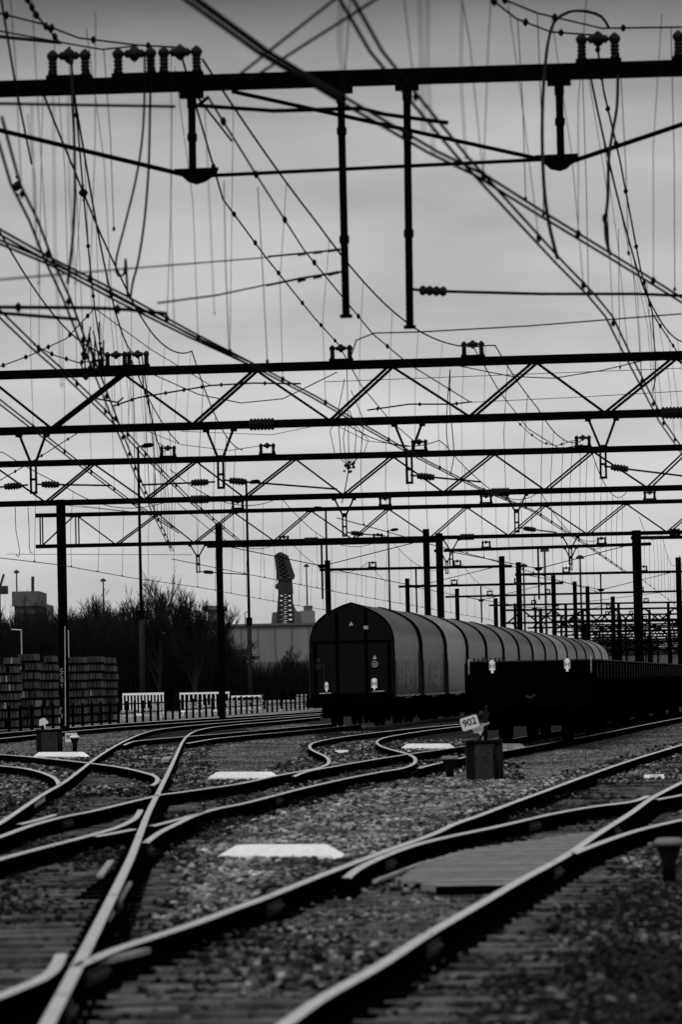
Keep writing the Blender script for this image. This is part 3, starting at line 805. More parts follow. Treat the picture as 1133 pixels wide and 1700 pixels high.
# single-beam gantries beyond
def single(p0, p1, label, masts, brk, post=None, hang=(), postbot=1.1, name='far'):
    g = Gantry(p0, p1, label)
    g.chord(p0[0], p1[0], g.z, 'beam', .15, .16)
    for x, y in masts: g.mast(x, y)
    for x in brk: g.bracket(x)
    if post:
        for x in post:
            c = g.ax(x); low = c.copy(); low.z = g.z - 2.6
            m = MB(); m.tube([c, low], .05, 7); m.build('hanging_post', M['steel'], g.root)
            pl = c - Vector((0, 0, 1.05))
            q = [pl + g.u * a + Vector((0, 0, b)) for a, b in ((-.28, .08), (.28, .08), (.12, -.1), (-.12, -.1))]
            MB().prism([k - g.n * .03 for k in q], g.n * .06).build('tie_plate', M['steel'], g.root)
            for xe in (masts[0][0] if masts else p0[0], masts[-1][0] if len(masts) > 1 else p1[0]):
                e = g.ax(xe); e = e + (c - e) * .06
                MB().tube([pl, e], .024, 6).build('tie_rod', M['steel'], g.root)
    for x in hang: g.hanger(x, g.z, .5, .6)
    return g
S1 = single((344, 907), (724, 898), 'single beam gantry whose left mast stands beside the tall bare tree', [(363, 868), (708, 878)], [472, 628], [534])
S2 = single((738, 914), (1082, 903), 'single beam gantry with queen post between the close mast pair and the thick right mast', [(728, 885), (1058, 880)], [808, 1000], [894], [742, 948])
S3 = single((1049, 893), (1190, 891), 'single beam gantry starting at the thick mast and leaving the frame on the right', [(1059, 880)], [1122])
S4 = single((531, 946), (851, 940), 'single beam gantry whose left mast rises just behind the hooded wagon roof', [(545, 930), (835, 923)], [619, 760], [691])
S5 = single((856, 954), (1150, 948.5), 'single beam gantry ending at the mast on the right edge', [(863, 933), (1129, 925)], [941, 1070], [998])
S6 = single((662, 974), (936, 968), 'low single beam gantry between a thin mast over the wagons and a right mast', [(677, 960), (920, 955)], [755, 860], [799])
S7 = single((740, 991), (1140, 981), 'single beam gantry low over the train carried by three slim masts', [(759, 977), (976, 973), (1127, 960)], [814, 910, 1065], [888])
S8 = single((813, 1005), (1140, 999.5), 'lowest single beam gantry before the far lattice row', [(825, 993), (1020, 990)], [887, 1074], [940])
for x, y, w in ((955, 965, .3), (897, 1010, .25)):
    S7.mast(x, y, w)

# far lattice gantries receding along the yard
for i in range(16):
    D = 365 + 34 * i
    k = F / D; yb = 1126 - 6.63 * k
    xl = 842 + 165 * (1 - math.exp(-i / 3.5)) + rnd.uniform(-8, 8); xr = 1210
    g = Gantry((xl, yb + 3), (xr, yb - 2), ['%s of the far lattice gantries counted from the train' % w for w in ('first', 'second', 'third', 'fourth', 'fifth', 'sixth', 'seventh', 'eighth', 'ninth', 'tenth', 'eleventh', 'twelfth', 'thirteenth', 'fourteenth', 'fifteenth', 'last')][i], group='far lattice gantries', name='lattice_gantry')
    g.chord(xl, xr, g.z, 'top_chord', .15, .19); g.chord(xl, xr, g.z - 1.2, 'bottom_chord', .15, .19)
    pw_ = 1.45 * k; x = xl + rnd.uniform(0, pw_); mb = MB()
    while x < xr - pw_:
        a, b, c = g.ax(x), g.ax(x + pw_), g.ax(x + 2 * pw_)
        a.z -= 1.2; c.z -= 1.2
        mb.bar(a, b, .12, .13, up=g.n); mb.bar(b, c, .12, .12, up=g.n); x += 2 * pw_
    mb.build('bracing', M['steel'], g.root)
    x = xl + 14 + rnd.uniform(0, 14)
    while x < 1160:
        g.mast(x, yb - .5 * k, .2); x += (rnd.uniform(9, 15) * k / 4.5 + 8) * 1.9
    for _ in range(4): g.bracket(rnd.uniform(xl + 10, 1130))
    for _ in range(4): g.hanger(rnd.uniform(xl + 10, 1130), g.z - 1.2, .5, .7)

# ------------------------------------------------------------------ overhead wires
LINES = {}
def interp_world(px, z):
    return [PZ(x, y, z) for x, y in px]
def resample(w, step):
    out = [w[0].copy()]; acc = 0
    for a, b in zip(w, w[1:]):
        L = (b - a).length; 
        if L < 1e-6: continue
        d_ = step - acc
        while d_ <= L:
            out.append(a.lerp(b, d_ / L)); d_ += step
        acc = (acc + L) % step
    out.append(w[-1].copy()); return out
SUP = [2, 42.3, 79.5, 110.5, 142, 181, 220, 262, 296, 335, 375, 420]
def mess_z(D, sag=.95, top=8.62):
    for a, b in zip(SUP, SUP[1:]):
        if a <= D <= b:
            t = (D - a) / (b - a); s = sag * (b - a) / 34.0
            return top - 4 * min(s, 1.5) * t * (1 - t)
    return top - sag
def line(label, px, z=5.5, gap=.075, r=.0125, step=4.2, mess=True, side=0.0, clamp=.03, droppers=True, extend=(0, 0)):
    w = interp_world(px, z)
    if extend[0]: w = [w[0] + (w[0] - w[1]).normalized() * extend[0]] + w
    if extend[1]: w = w + [w[-1] + (w[-1] - w[-2]).normalized() * extend[1]]
    m = w[len(w) // 2]
    t = thing('catenary_line', (m.x, m.y, z), label, 'overhead wire', 'overhead lines above the tracks')
    def lat(i):
        tt = (w[min(i + 1, len(w) - 1)] - w[max(i - 1, 0)]).normalized(); return Vector((tt.y, -tt.x, 0))
    for q in ((-.5, .5) if gap else (0,)):
        MB().tube([p + lat(i) * gap * q for i, p in enumerate(w)], r, 5).build('contact_wire', M['wire'], t)
    fine = resample(w, 1.5)
    def mp_(p): return Vector((p.x + side, p.y, mess_z(p.y)))
    if mess:
        mm = [mp_(p) for p in fine if p.y > 42.3]
        if len(mm) > 2: MB().tube(mm, r * 1.1, 5).build('messenger_wire', M['wire'], t)
    if droppers:
        k = 0
        for p in resample(w, step)[1:-1]:
            if p.y < 14: continue
            q = mp_(p); mb = MB(); j = rnd.uniform(-.05, .05)
            mb.tube([p, Vector((p.x + side * .3 + j, p.y, (p.z + q.z) / 2)), q], .0034 if p.y < 80 else .0065, 4)
            mb.ball(p + Vector((0, 0, .02)), clamp if p.y > 30 else clamp * .8, 6, 1.4)
            mb.build('dropper', M['wire'], t); k += 1
    return t
line('double contact wire running from the top centre down to the right edge', [(565, -20), (625, 85), (690, 165), (770, 262), (860, 360), (930, 436), (983, 490), (1012, 525), (1040, 583), (1100, 700), (1133, 748), (1180, 815)], side=-.25)
line('double contact wire sweeping from top left to right edge below the near beam', [(300, -14), (440, 88), (560, 160), (720, 253), (800, 292), (900, 355), (1015, 425), (1120, 490), (1180, 528)], side=.15)
line('bundle of contact wires dropping steeply from the left edge past the first lattice beam', [(-6, 195), (25, 305), (55, 365), (80, 430), (110, 495), (135, 560), (157, 610), (200, 720), (230, 795), (262, 865), (286, 915)], gap=.07, side=-.1)
line('double contact wire from the left edge through the lattice beams to the lower right', [(-10, 380), (80, 430), (200, 490), (320, 555), (420, 606), (520, 658), (640, 728), (700, 762), (790, 808), (890, 850), (975, 905), (1040, 950)], side=.1)
line('short wire pair just under the left edge pair, joining it at the lattice beam', [(-10, 398), (90, 440), (200, 500), (320, 560), (420, 606)], side=-.2, step=5)
line('double contact wire crossing the left part under the curved rope', [(-10, 512), (55, 575), (120, 632), (190, 700), (250, 765), (320, 835), (400, 900)], gap=.08, side=.1, step=5)
line('thin contact wire in the lower left behind the lamp pole', [(-10, 660), (125, 765), (215, 832), (300, 885)], gap=.08, step=6)
line('low contact wire passing behind the thick left mast toward the tall tree', [(-20, 924), (100, 938), (210, 958), (330, 975), (480, 1003), (640, 1028)], gap=0, step=5.5, side=.1)
line('contact wire above the crane running from the fourth gantry to the right', [(285, 928), (410, 953), (560, 983), (700, 1008), (820, 1030)], gap=0, step=5.5)
line('contact wire slanting over the wagon roofs from the centre to the right', [(560, 860), (640, 882), (720, 905), (800, 925), (900, 955), (1000, 985)], gap=0, step=4.5)
for i in range(9):
    X0 = 3.0 + 4.4 * i + rnd.uniform(-.5, .5)
    D0 = 150 + 10 * i; D1 = 560
    a = Vector((X0 + .11 * D0 - 8, D0, 5.5)); b = Vector((X0 + .11 * D1 - 8, D1, 5.5))
    px0, px1 = proj(a), proj(b)
    line('far contact wire above the yard, %s of those beyond the trains' % ('leftmost', 'second', 'third', 'fourth', 'fifth', 'sixth', 'seventh', 'eighth', 'rightmost')[i], [px0, px1], gap=0, step=6, r=.010)

def free(label, pts, r=.011, name='wire', cat='wire', n=5, clamps=0, parts=None, sag=0):
    """pts: (x, y, depth) ; straight in space between them"""
    w = [PD(*p) for p in pts]; out = [w[0]]
    for a, b in zip(w, w[1:]):
        for i in range(1, 9):
            p = a.lerp(b, i / 8); p.z -= sag * 4 * (i / 8) * (1 - i / 8); out.append(p)
    mb = MB(); mb.tube(out, r, n)
    if clamps:
        for i in range(2, len(out) - 1, clamps): mb.ball(out[i], .035, 6, 1.3)
    return mb.build(name, M['wire'], None, origin=w[0], label=label, cat=cat)
free('thin messenger wire from the third insulator of the near beam down to the second gantry', [(297, 78, 42), (370, 330, 51.5), (440, 425, 57), (520, 525, 67), (567, 577, 79)], .013, name='messenger_wire', clamps=4)
free('thin wire running from under the near beam to a clamp above the second gantry', [(345, 160, 34), (435, 305, 41), (505, 415, 49), (620, 555, 60), (680, 605, 66), (782, 668, 76)], .011, clamps=5)
free('messenger wire from the left insulator of the near beam down to the second gantry', [(115, 78, 42), (125, 170, 46), (138, 320, 52), (147, 420, 58), (157, 512, 66), (170, 600, 78)], .013, name='messenger_wire', clamps=7)
free('messenger wire from the right insulator of the near beam down to the second gantry', [(990, 58, 42), (1003, 150, 45), (1030, 265, 49), (1065, 450, 58), (1085, 522, 65), (1128, 588, 79)], .013, name='messenger_wire', clamps=4)
free('messenger wire from the second gantry insulator right of centre to the third gantry', [(786, 575, 79.5), (830, 650, 87), (878, 712, 96), (930, 745, 104), (969, 738, 110)], .012, name='messenger_wire')
free('messenger wire between the left insulators of the second and third gantries', [(229, 588, 79.5), (240, 650, 86), (262, 735, 98), (279, 745, 110)], .012, name='messenger_wire')
free('messenger wire from the middle insulator of the second gantry to the third', [(567, 580, 79.5), (600, 640, 86), (650, 700, 96), (697, 740, 110)], .012, name='messenger_wire')
free('thick blurred wire crossing the top from upper left to the near beam', [(318, -4, 17), (440, 86, 18.5), (560, 160, 20)], .012)
free('blurred wire slanting down left from the top centre', [(562, -6, 22), (385, 134, 25)], .010)
free('second blurred wire slanting down left beside it', [(632, -6, 22), (412, 134, 25)], .010)
free('messenger wire from the top left corner to the first insulator', [(40, -10, 36), (60, 25, 38), (100, 72, 42)], .013, name='messenger_wire', clamps=3)
free('upper wire from the left edge over the insulators of the near beam', [(-10, 20, 38), (70, 40, 39), (130, 63, 41), (228, 75, 42), (300, 79, 42.2)], .011, clamps=8)
free('thick wire from the left edge to the first insulator of the near beam', [(-10, 60, 39), (100, 71, 42)], .020)
free('wire just above the thick one at the left edge', [(-10, 50, 38), (110, 72, 42), (170, 82, 42), (228, 76, 42)], .010)
free('thin feeder wire crossing the top left corner steeply', [(0, -10, 34), (25, 140, 38), (52, 272, 44)], .012)
free('wire from the top down to the right insulator, upper of two', [(820, -8, 36), (893, 22, 38), (1000, 47, 42), (1143, 45, 42)], .011, clamps=8)
free('wire from the top down to the right insulator, lower of two', [(808, -8, 35), (858, 31, 38), (915, 53, 42), (985, 58, 42)], .011, clamps=8)
free('horizontal pipe wire behind the near beam on the left', [(-10, 172, 30), (290, 177, 32)], .013)
free('rope from the left edge rising to the upper insulated arm of the near post', [(-10, 465, 24), (200, 447, 28), (448, 427, 41)], .007)
free('rope rising to the lower insulated arm of the near post', [(262, 503, 30), (360, 490, 34), (446, 472, 41)], .009)
free('rope sagging in a curve from a clamp to the right edge under the near beam', [(580, 600, 55), (592, 565, 52), (622, 553, 50), (700, 551, 50), (880, 541, 50), (1133, 521, 50)], .010)
free('upper arm tube reaching in from the left edge', [(-10, 510, 33), (150, 511, 33), (210, 514, 33), (278, 521, 33)], .017, clamps=12)
free('lower arm tube reaching in from the left edge', [(-10, 519, 34), (128, 530, 34)], .017)
free('steady arm hanging under the top chord left of centre', [(160, 662, 70), (195, 668, 70), (205, 660, 70)], .016)
free('curved steady arm along the second gantry with small clamps', [(185, 675, 72), (230, 660, 72), (290, 650, 72), (350, 640, 72), (420, 636, 72), (500, 637, 72)], .016, clamps=4)
free('straight steady arm inside the second gantry right of centre', [(610, 681, 76), (680, 671, 76), (750, 671, 76), (785, 667, 76)], .016, clamps=8)
free('sagging cross rope below the second gantry top chord, left span', [(255, 622, 76), (330, 655, 76), (400, 669, 76), (470, 662, 76), (560, 618, 76)], .011)
free('sagging cross rope below the second gantry top chord, right span', [(765, 608, 76), (850, 625, 76), (920, 628, 76), (1000, 615, 76), (1080, 596, 76)], .011)
free('curved support rope hung between clamps at the far left', [(-10, 612, 60), (50, 590, 60), (110, 562, 60), (157, 512, 60)], .010, clamps=5)
free('short support rope beside it sagging toward the second gantry', [(55, 572, 60), (90, 590, 60), (130, 602, 60), (175, 598, 60)], .010, clamps=5)
free('cross rope behind the second gantry rising slightly to the right', [(540, 634, 90), (800, 624, 90), (1140, 611, 90)], .008)
free('lower cross rope behind the second gantry rising to the right', [(780, 668, 90), (950, 660, 90), (1140, 649, 90)], .008)
free('thin rope slanting from the left clamp toward the second gantry', [(160, 514, 60), (250, 580, 64), (350, 640, 70)], .008)
free('sagging rope with droppers between the second and third gantries at right', [(860, 700, 100), (878, 718, 100), (902, 735, 100), (925, 740, 100), (958, 730, 100)], .010, clamps=8)
free('rope from the top chord of the third gantry across the left', [(130, 718, 90), (60, 762, 90), (-10, 803, 90)], .012, clamps=5)
free('cross rope just above the third gantry on the left side', [(245, 716, 104), (300, 738, 104), (380, 748, 104), (440, 739, 104)], .009)
free('thin cross rope above the third gantry in the middle', [(300, 716, 104), (450, 722, 104), (520, 708, 104)], .008)
free('sagging rope above the third gantry right of the tangle', [(560, 707, 100), (610, 732, 100), (680, 740, 100)], .009)
free('fine slack rope under the fourth gantry by the steady arm', [(955, 905, 150), (990, 912, 150), (1010, 906, 150)], .01)
for i, (xa, ya, xb, yb_) in enumerate(((10, 920, 320, 921), (45, 832, 215, 850), (135, 840, 240, 852))):
    free(('level thin wire behind the thick left mast', 'thin wire descending left of the thick mast', 'short thin wire reaching the fourth gantry end')[i], [(xa, ya, 150), (xb, yb_, 150)], .01)
# the knot of clamps left of the second gantry
kt = PD(155, 600, 50); mb = MB()
for _ in range(16):
    p = kt + Vector((rnd.uniform(-.13, .13), rnd.uniform(-.1, .1), rnd.uniform(-.2, .12)))
    mb.ball(p, rnd.uniform(.03, .055), 6)
    mb.tube([p, p + Vector((rnd.uniform(-.1, .1), 0, rnd.uniform(.1, .45)))], .011, 5)
mb.build('wire_clamp', M['wire'], None, origin=kt, label='dense knot of clamps hanging at the left end of the second gantry', cat='clamp')
kt = PD(580, 775, 95); mb = MB()
for _ in range(16):
    p = kt + Vector((rnd.uniform(-.12, .12), rnd.uniform(-.1, .1), rnd.uniform(-.15, .15)))
    mb.ball(p, rnd.uniform(.025, .05), 6)
for dx, h in ((-.35, 1.5), (-.2, 2.2), (-.1, 1.2), (0, 2.6), (.15, 1.4), (.3, 1.9), (.38, 1.1)):
    mb.tube([kt, kt + Vector((dx, 0, .35)), kt + Vector((dx * 1.3, 0, h * .6)), kt + Vector((dx * .3, 0, h))], .010, 5)
mb.tube([kt, kt + Vector((-.1, 0, -.5)), kt + Vector((-.2, 0, -.9))], .014, 5)
mb.build('wire_clamp', M['wire'], None, origin=kt, label='tangle of looped jumpers and clamps between the third gantry chords', cat='clamp')
for (x, y, D, r, lab) in ((28, 309, 41, .055, 'round black weight on the wires at the left edge'), (138, 320, 52, .065, 'round black insulator ball on the thin messenger wire'),):
    c = PD(x, y, D); MB().ball(c, r, 12).ball(c + Vector((0, 0, -.1)), .02, 6).ball(c + Vector((0, 0, .1)), .02, 6).build('insulator_ball', M['insul'], None, True, origin=c, label=lab, cat='insulator')

def loop(label, pts, D, r=.018, D2=None):
    s = spline([p for p in pts], 10); n = len(s)
    w = [PD(x, y, D + ((D2 or D) - D) * i / (n - 1)) for i, (x, y) in enumerate(s)]
    MB().tube(w, r, 6).build('jumper_cable', M['wire'], None, origin=w[0], label=label, cat='cable', group='jumper cables looping between wires')
loop('jumper cable arching over the right insulator and hanging down left of it', [(1012, 46), (1000, 28), (975, 19), (945, 20), (922, 35), (913, 60), (905, 120), (901, 220), (905, 320), (912, 370), (920, 405), (926, 428)], 42, .017, 33.5)
loop('jumper cable hanging below the right insulator and curling at its end', [(1027, 125), (1025, 180), (1018, 220), (1012, 260), (1010, 330), (1006, 370), (1008, 400), (1014, 422)], 40, .016, 35.5)
loop('short jumper bow meeting the wire right of it', [(1010, 380), (1003, 365), (1004, 355), (1008, 372), (1010, 400), (1012, 420)], 36, .014)
loop('jumper cable hanging in a bow from the second insulator of the near beam', [(240, 85), (240, 150), (236, 230), (225, 300), (208, 370), (192, 440), (196, 458), (206, 455), (208, 430), (212, 495)], 36, .012, 36.5)
loop('second jumper cable bowing beside the first from the near beam', [(250, 90), (249, 180), (246, 290), (238, 380), (228, 440), (220, 470), (216, 498)], 36, .013, 36.7)
loop('jumper cable hanging left from the first insulator', [(118, 95), (122, 200), (124, 320), (120, 400), (112, 470)], 36, .013, 32)
loop('slack jumper looping between the lattice chords right of centre', [(748, 613), (744, 660), (742, 720), (746, 750)], 88, .012)
loop('slack jumper next to it swaying right', [(748, 613), (748, 680), (752, 720), (754, 758), (748, 790)], 88, .012)
loop('thin jumper dropping behind the second gantry at the right', [(1084, 522), (1088, 580), (1089, 630), (1085, 650)], 70, .013)
loop('slack cable hanging left of the thick mast with a curl', [(25, 842), (26, 880), (32, 915), (30, 925), (26, 920)], 140, .014)
loop('slack cable next to it hanging left of the thick mast', [(46, 842), (48, 880), (50, 917), (54, 918)], 140, .014)

# long faint droppers seen against the open sky
fd = [(566, 0, 150, 14), (697, -5, 220, 15), (711, -5, 250, 17), (768, -5, 262, 22), (860, 30, 330, 38), (893, 22, 355, 38), (1115, 45, 480, 44), (968, 120, 485, 45),
      (52, 170, 470, 24), (88, 160, 640, 22), (45, 190, 400, 26), (172, 80, 380, 40), (113, 160, 470, 24), (285, 180, 540, 30), (340, 180, 520, 30), (372, 300, 585, 36), (428, 310, 600, 40), (1028, 380, 610, 60), (1052, 450, 640, 62), (1075, 470, 680, 64), (1032, 130, 420, 40)]
for i, (x, y0, y1, D) in enumerate(fd):
    a, b = PD(x, y0, D), PD(x + (y1 - y0) * .012 + rnd.uniform(-2, 14), y1, D)
    q = (a + b) / 2 + Vector((rnd.uniform(-.02, .02), 0, 0))
    mb = MB().tube([a, q, b], .0045 if D > 30 else .003, 4); mb.ball(b, .02 if D > 30 else .008, 6, 1.5)
    mb.build('dropper_wire', M['wire'], None, origin=b, label='hanging dropper wire, number %s from the left in the open sky' % ['', 'one', 'two', 'three', 'four', 'five', 'six', 'seven', 'eight', 'nine', 'ten', 'eleven', 'twelve', 'thirteen', 'fourteen', 'fifteen', 'sixteen', 'seventeen', 'eighteen', 'nineteen', 'twenty', 'twenty one'][sorted(range(len(fd)), key=lambda k: fd[k][0]).index(i) + 1], cat='wire', group='long droppers hanging against the sky')

# ------------------------------------------------------------------ hooded wagons
HP = [(1.45, .98), (1.46, 2.0), (1.46, 2.95), (1.42, 3.22), (1.32, 3.48), (1.16, 3.70), (.93, 3.89), (.62, 4.06), (.30, 4.20), (0, 4.29)]
HPF = HP + [(-x, z) for x, z in HP[-2::-1]]
LW = 9.9
def hooded(tm, label, first=False):
    t = thing('hooded_wagon', (0, 0, 0), label, 'freight wagon', 'hooded freight wagons of the train')
    W0[t.name] = Vector((0, 0, 0))
    L = LW - .75
    # tarpaulin with fine pleats
    mb = MB(); ny = 120; n = len(HPF); vs = []
    for i in range(ny + 1):
        y = .25 + (L - .5) * i / ny
        hoop = abs(((i / ny * 7) % 1) - .5) * 2
        for k, (x, z) in enumerate(HPF):
            s = 1 + .004 * math.sin(i * 2.1) + .010 * (hoop ** 6) - .006
            dz = 0
            if k in (0, n - 1): dz = .05 * math.sin(i / ny * 9 + k) * (1 if i > 4 else 0)
            vs.append((x * s, y, 1.0 + (z - 1.0) * s + dz))
    fs = []
    for i in range(ny):
        for k in range(n - 1): fs.append((i * n + k, i * n + k + 1, (i + 1) * n + k + 1, (i + 1) * n + k))
    mb.add(vs, fs); hood = mb.build('tarpaulin_hood', tm, t, True)
    for sx in (1, -1):
        w = [Vector((sx * 1.475, .3 + (L - .6) * i / 30, 1.03 + .018 * math.sin(i * .9) + rnd.uniform(-.008, .008))) for i in range(31)]
        MB().tube(w, .022, 5).build('hem', M['hem'], hood)
    # end hoops
    for y0, y1 in ((0, .22), (L - .22, L)):
        mb = MB(); vs = []
        for y, s in ((y0, 1.0), (y0, 1.018), (y1, 1.018), (y1, 1.0)):
            vs += [(x * s, y, 1.0 + (z - 1.0) * (1 + (s - 1) * .8)) for x, z in HPF]
        fs = []
        for r in range(3):
            for k in range(n - 1): fs.append((r * n + k, r * n + k + 1, (r + 1) * n + k + 1, (r + 1) * n + k))
        mb.add(vs, fs); mb.build('end_hoop', M['wagon'], t, True)
    for y, nm in ((.03, 'end_wall'), (L - .07, 'end_wall')):
        mb = MB(); mb.prism([(x * .995, y, z) for x, z in HPF][::-1], (0, .04, 0)); ew = mb.build(nm, M['endwall'], t)
        if y < 1:
            mb = MB()
            for x in (-.52, .5): mb.box((x - .05, y - .045, 1.0), (x + .05, y - .002, 4.0))
            mb.box((-1.42, y - .03, 2.93), (1.42, y - .002, 3.0)); mb.box((-1.42, y - .05, 1.0), (1.42, y - .002, 1.16))
            for x in (-1.30, 1.30): mb.box((x - .05, y - .06, 1.0), (x + .05, y - .002, 2.9))
            mb.build('frame_rib', M['wagon'], ew)
    # underframe
    mb = MB(); mb.box((-1.42, 0.02, .80), (1.42, L - .02, .985)); mb.box((-.35, .3, .45), (.35, L - .3, .80))
    mb.box((-1.42, .2, .66), (-1.32, L - .2, .8)); mb.box((1.32, .2, .66), (1.42, L - .2, .8))
    for yy in (2.9, 3.5, 4.1, 5.0, 5.9): mb.box((-1.46, yy, .5), (1.46, yy + .12, .8))
    mb.build('underframe', M['wagon'], t)
    for yc in (1.55, L - 1.55):
        mb = MB()
        for sx in (-1, 1):
            mb.box((sx * 1.0 - .06, yc - 1.25, .42), (sx * 1.0 + .06, yc + 1.25, .66))
            for yy in (-.9, .9): mb.box((sx * 1.0 - .13, yc + yy - .16, .3), (sx * 1.0 + .13, yc + yy + .16, .62))
            mb.box((sx * .95 - .15, yc - .25, .3), (sx * .95 + .15, yc + .25, .7))
        bg_ = mb.build('bogie', M['wagon'], t)
        for yy in (-.9, .9):
            m2_ = MB()
            for sx in (-1, 1):
                c = Vector((sx * .75, yc + yy, .46)); r = .46
                m2_.tube([c - Vector((.07, 0, 0)), c - Vector((.065, 0, 0)), c + Vector((.065, 0, 0)), c + Vector((.07, 0, 0))], [r * .9, r, r, r * .9], 20)
            m2_.tube([(-.75, yc + yy, .46), (.75, yc + yy, .46)], .08, 8)
            m2_.build('wheelset', M['wagon'], bg_)
    # buffers, ladder stanchions
    for yb, dr in ((.0, -1), (L, 1)):
        for sx in (-1, 1):
            mb = MB(); mb.tube([(sx * .875, yb, 1.02 - .12), (sx * .875, yb + dr * .3, .9)], .11, 10); mb.tube([(sx * .875, yb + dr * .3, .9), (sx * .875, yb + dr * .36, .9)], .24, 14)
            mb.build('buffer', M['wagon'], t)
    for sx in (-1, 1):
        mb = MB(); 
        for y in (.0, L - .3):
            mb.tube([(sx * 1.50, y + .05, 1.0), (sx * 1.50, y + .05, 2.6)], .02, 5); mb.tube([(sx * 1.50, y + .3, 1.0), (sx * 1.50, y + .3, 2.3)], .02, 5)
            for q in range(5): mb.tube([(sx * 1.50, y + .05, 1.1 + .28 * q), (sx * 1.50, y + .3, 1.1 + .28 * q)], .014, 5)
        mb.build('handrail', M['cabinet_door'], t)
    return t
def place(root, base, rz, labels=None):
    root.location = base; root.rotation_euler = (0, 0, rz)
PX0, PD0, SLP = .27, 134.0, .12
TR = -math.atan(SLP)
def train_pt(s):
    d_ = Vector((math.sin(-TR), math.cos(-TR), 0)); return Vector((PX0, PD0, RAILZ)) + d_ * s
protos = {k: tree_of(hooded(M[k], 'x')) for k in ('tarp_a', 'tarp_b', 'tarp_c')}
order = ['tarp_' + c for c in 'aacbbbabbcbaacc']
words = ['nearest', 'second', 'third', 'fourth', 'fifth', 'sixth', 'seventh', 'eighth', 'ninth', 'tenth', 'eleventh', 'twelfth', 'thirteenth', 'fourteenth', 'farthest']
tone = {'tarp_a': 'dark', 'tarp_b': 'grey', 'tarp_c': 'pale'}
used = set(); wag = []
for i, k in enumerate(order):
    if k in used: r = copy_rec(protos[k])
    else: r = protos[k][0]; used.add(k)
    place(r, train_pt(i * LW), TR)
    r['label'] = ('nearest hooded wagon, its dark end wall with white tail boards facing the viewer' if i == 0 else '%s hooded wagon of the row with a %s tarpaulin roof' % (words[i], tone[k]))
    wag.append(r)
# marks on the end of the nearest wagon  (local coordinates of the wagon)
def mark(parent, mb, name, m):
    o = mb.build(name, m, None); o.parent = parent; return o
w0 = wag[0]
def tailboard(parent, x, z, w, h, y=-.12):
    mb = MB(); mb.box((x - w / 2, y, z - h / 2), (x + w / 2, y + .02, z + h / 2)); mb.box((x - w * .3, y, z + h / 2), (x + w * .3, y + .02, z + h / 2 + .04))
    mb.box((x - .03, y, z - h / 2 - .07), (x + .03, y + .02, z - h / 2))
    o = mark(parent, mb, 'tail_board', M['white'])
    mb = MB(); e = .004
    for s_ in (-1, 1): mb.prism([(x + s_ * w * .45, y - e, z + h * .40), (x, y - e, z), (x + s_ * w * .45, y - e, z - h * .40)], (0, .003, 0))
    p = mark(o, mb, 'reflector', M['faint'])
tailboard(w0, .78, 1.48, .20, .30); tailboard(w0, -.90, 1.42, .13, .22)
M['wear'] = mat('worn_mark', .3, .8, var=.6, scale=30)
for x, z, mm in ((.80, 2.33, 'wear'), (-1.18, 2.28, 'cabinet_door')):
    mb = MB(); mb.prism([(x - .08, -.03, z), (x + .08, -.03, z), (x, -.03, z + .15)], (0, .01, 0)); mark(w0, mb, 'hazard_mark', M[mm])
    mb = MB(); ring = [Vector((x + .1 * math.cos(a), -.03, z - .17 + .1 * math.sin(a))) for a in [2 * math.pi * i / 14 for i in range(15)]]
    mb.tube(ring, .016, 5); mark(w0, mb, 'hazard_mark', M[mm])
    mb = MB(); mb.box((x - .03, -.04, z - .21), (x + .03, -.03, z - .13)); mark(w0, mb, 'hazard_mark', M[mm])
mb = MB(); mb.prism([(-.08, -.03, 3.52), (.08, -.03, 3.52), (0, -.03, 3.66)], (0, .01, 0)); mark(w0, mb, 'hazard_mark', M['wear'])
mb = MB(); mb.box((.44, -.08, 3.38), (.60, -.05, 3.50)); mark(w0, mb, 'lamp_plate', M['wear'])
for x0, x1, z in ((-1.15, -.75, 1.17), (.7, 1.12, 1.2)):
    mb = MB(); mb.tube([(x0, -.1, z), (x1, -.1, z + .01)], .022, 6); mark(w0, mb, 'step', M['lip'])
mb = MB(); mb.tube([(-.98, -.06, 1.5), (-.98, -.06, 2.25)], .016, 5); mark(w0, mb, 'grab_rail', M['cabinet_door'])
# worn streaks on the first tarps
for wi, (ya, yb_, z0, z1, nn) in ((0, (1.5, 8.0, 1.25, 2.3, 40)), (1, (3.0, 6.8, 1.3, 2.4, 36)), (2, (.6, 8.5, 1.08, 1.4, 46))):
    mb = MB()
    for _ in range(nn):
        y = rnd.uniform(ya, yb_); za = rnd.uniform(z0, (z0 + z1) / 2); zb_ = za + rnd.uniform(.1, z1 - za)
        ww = rnd.uniform(.012, .035)
        mb.box((1.462, y, za), (1.485, y + ww * 2, zb_))
    mark(wag[wi], mb, 'worn_streaks', M['hem'])

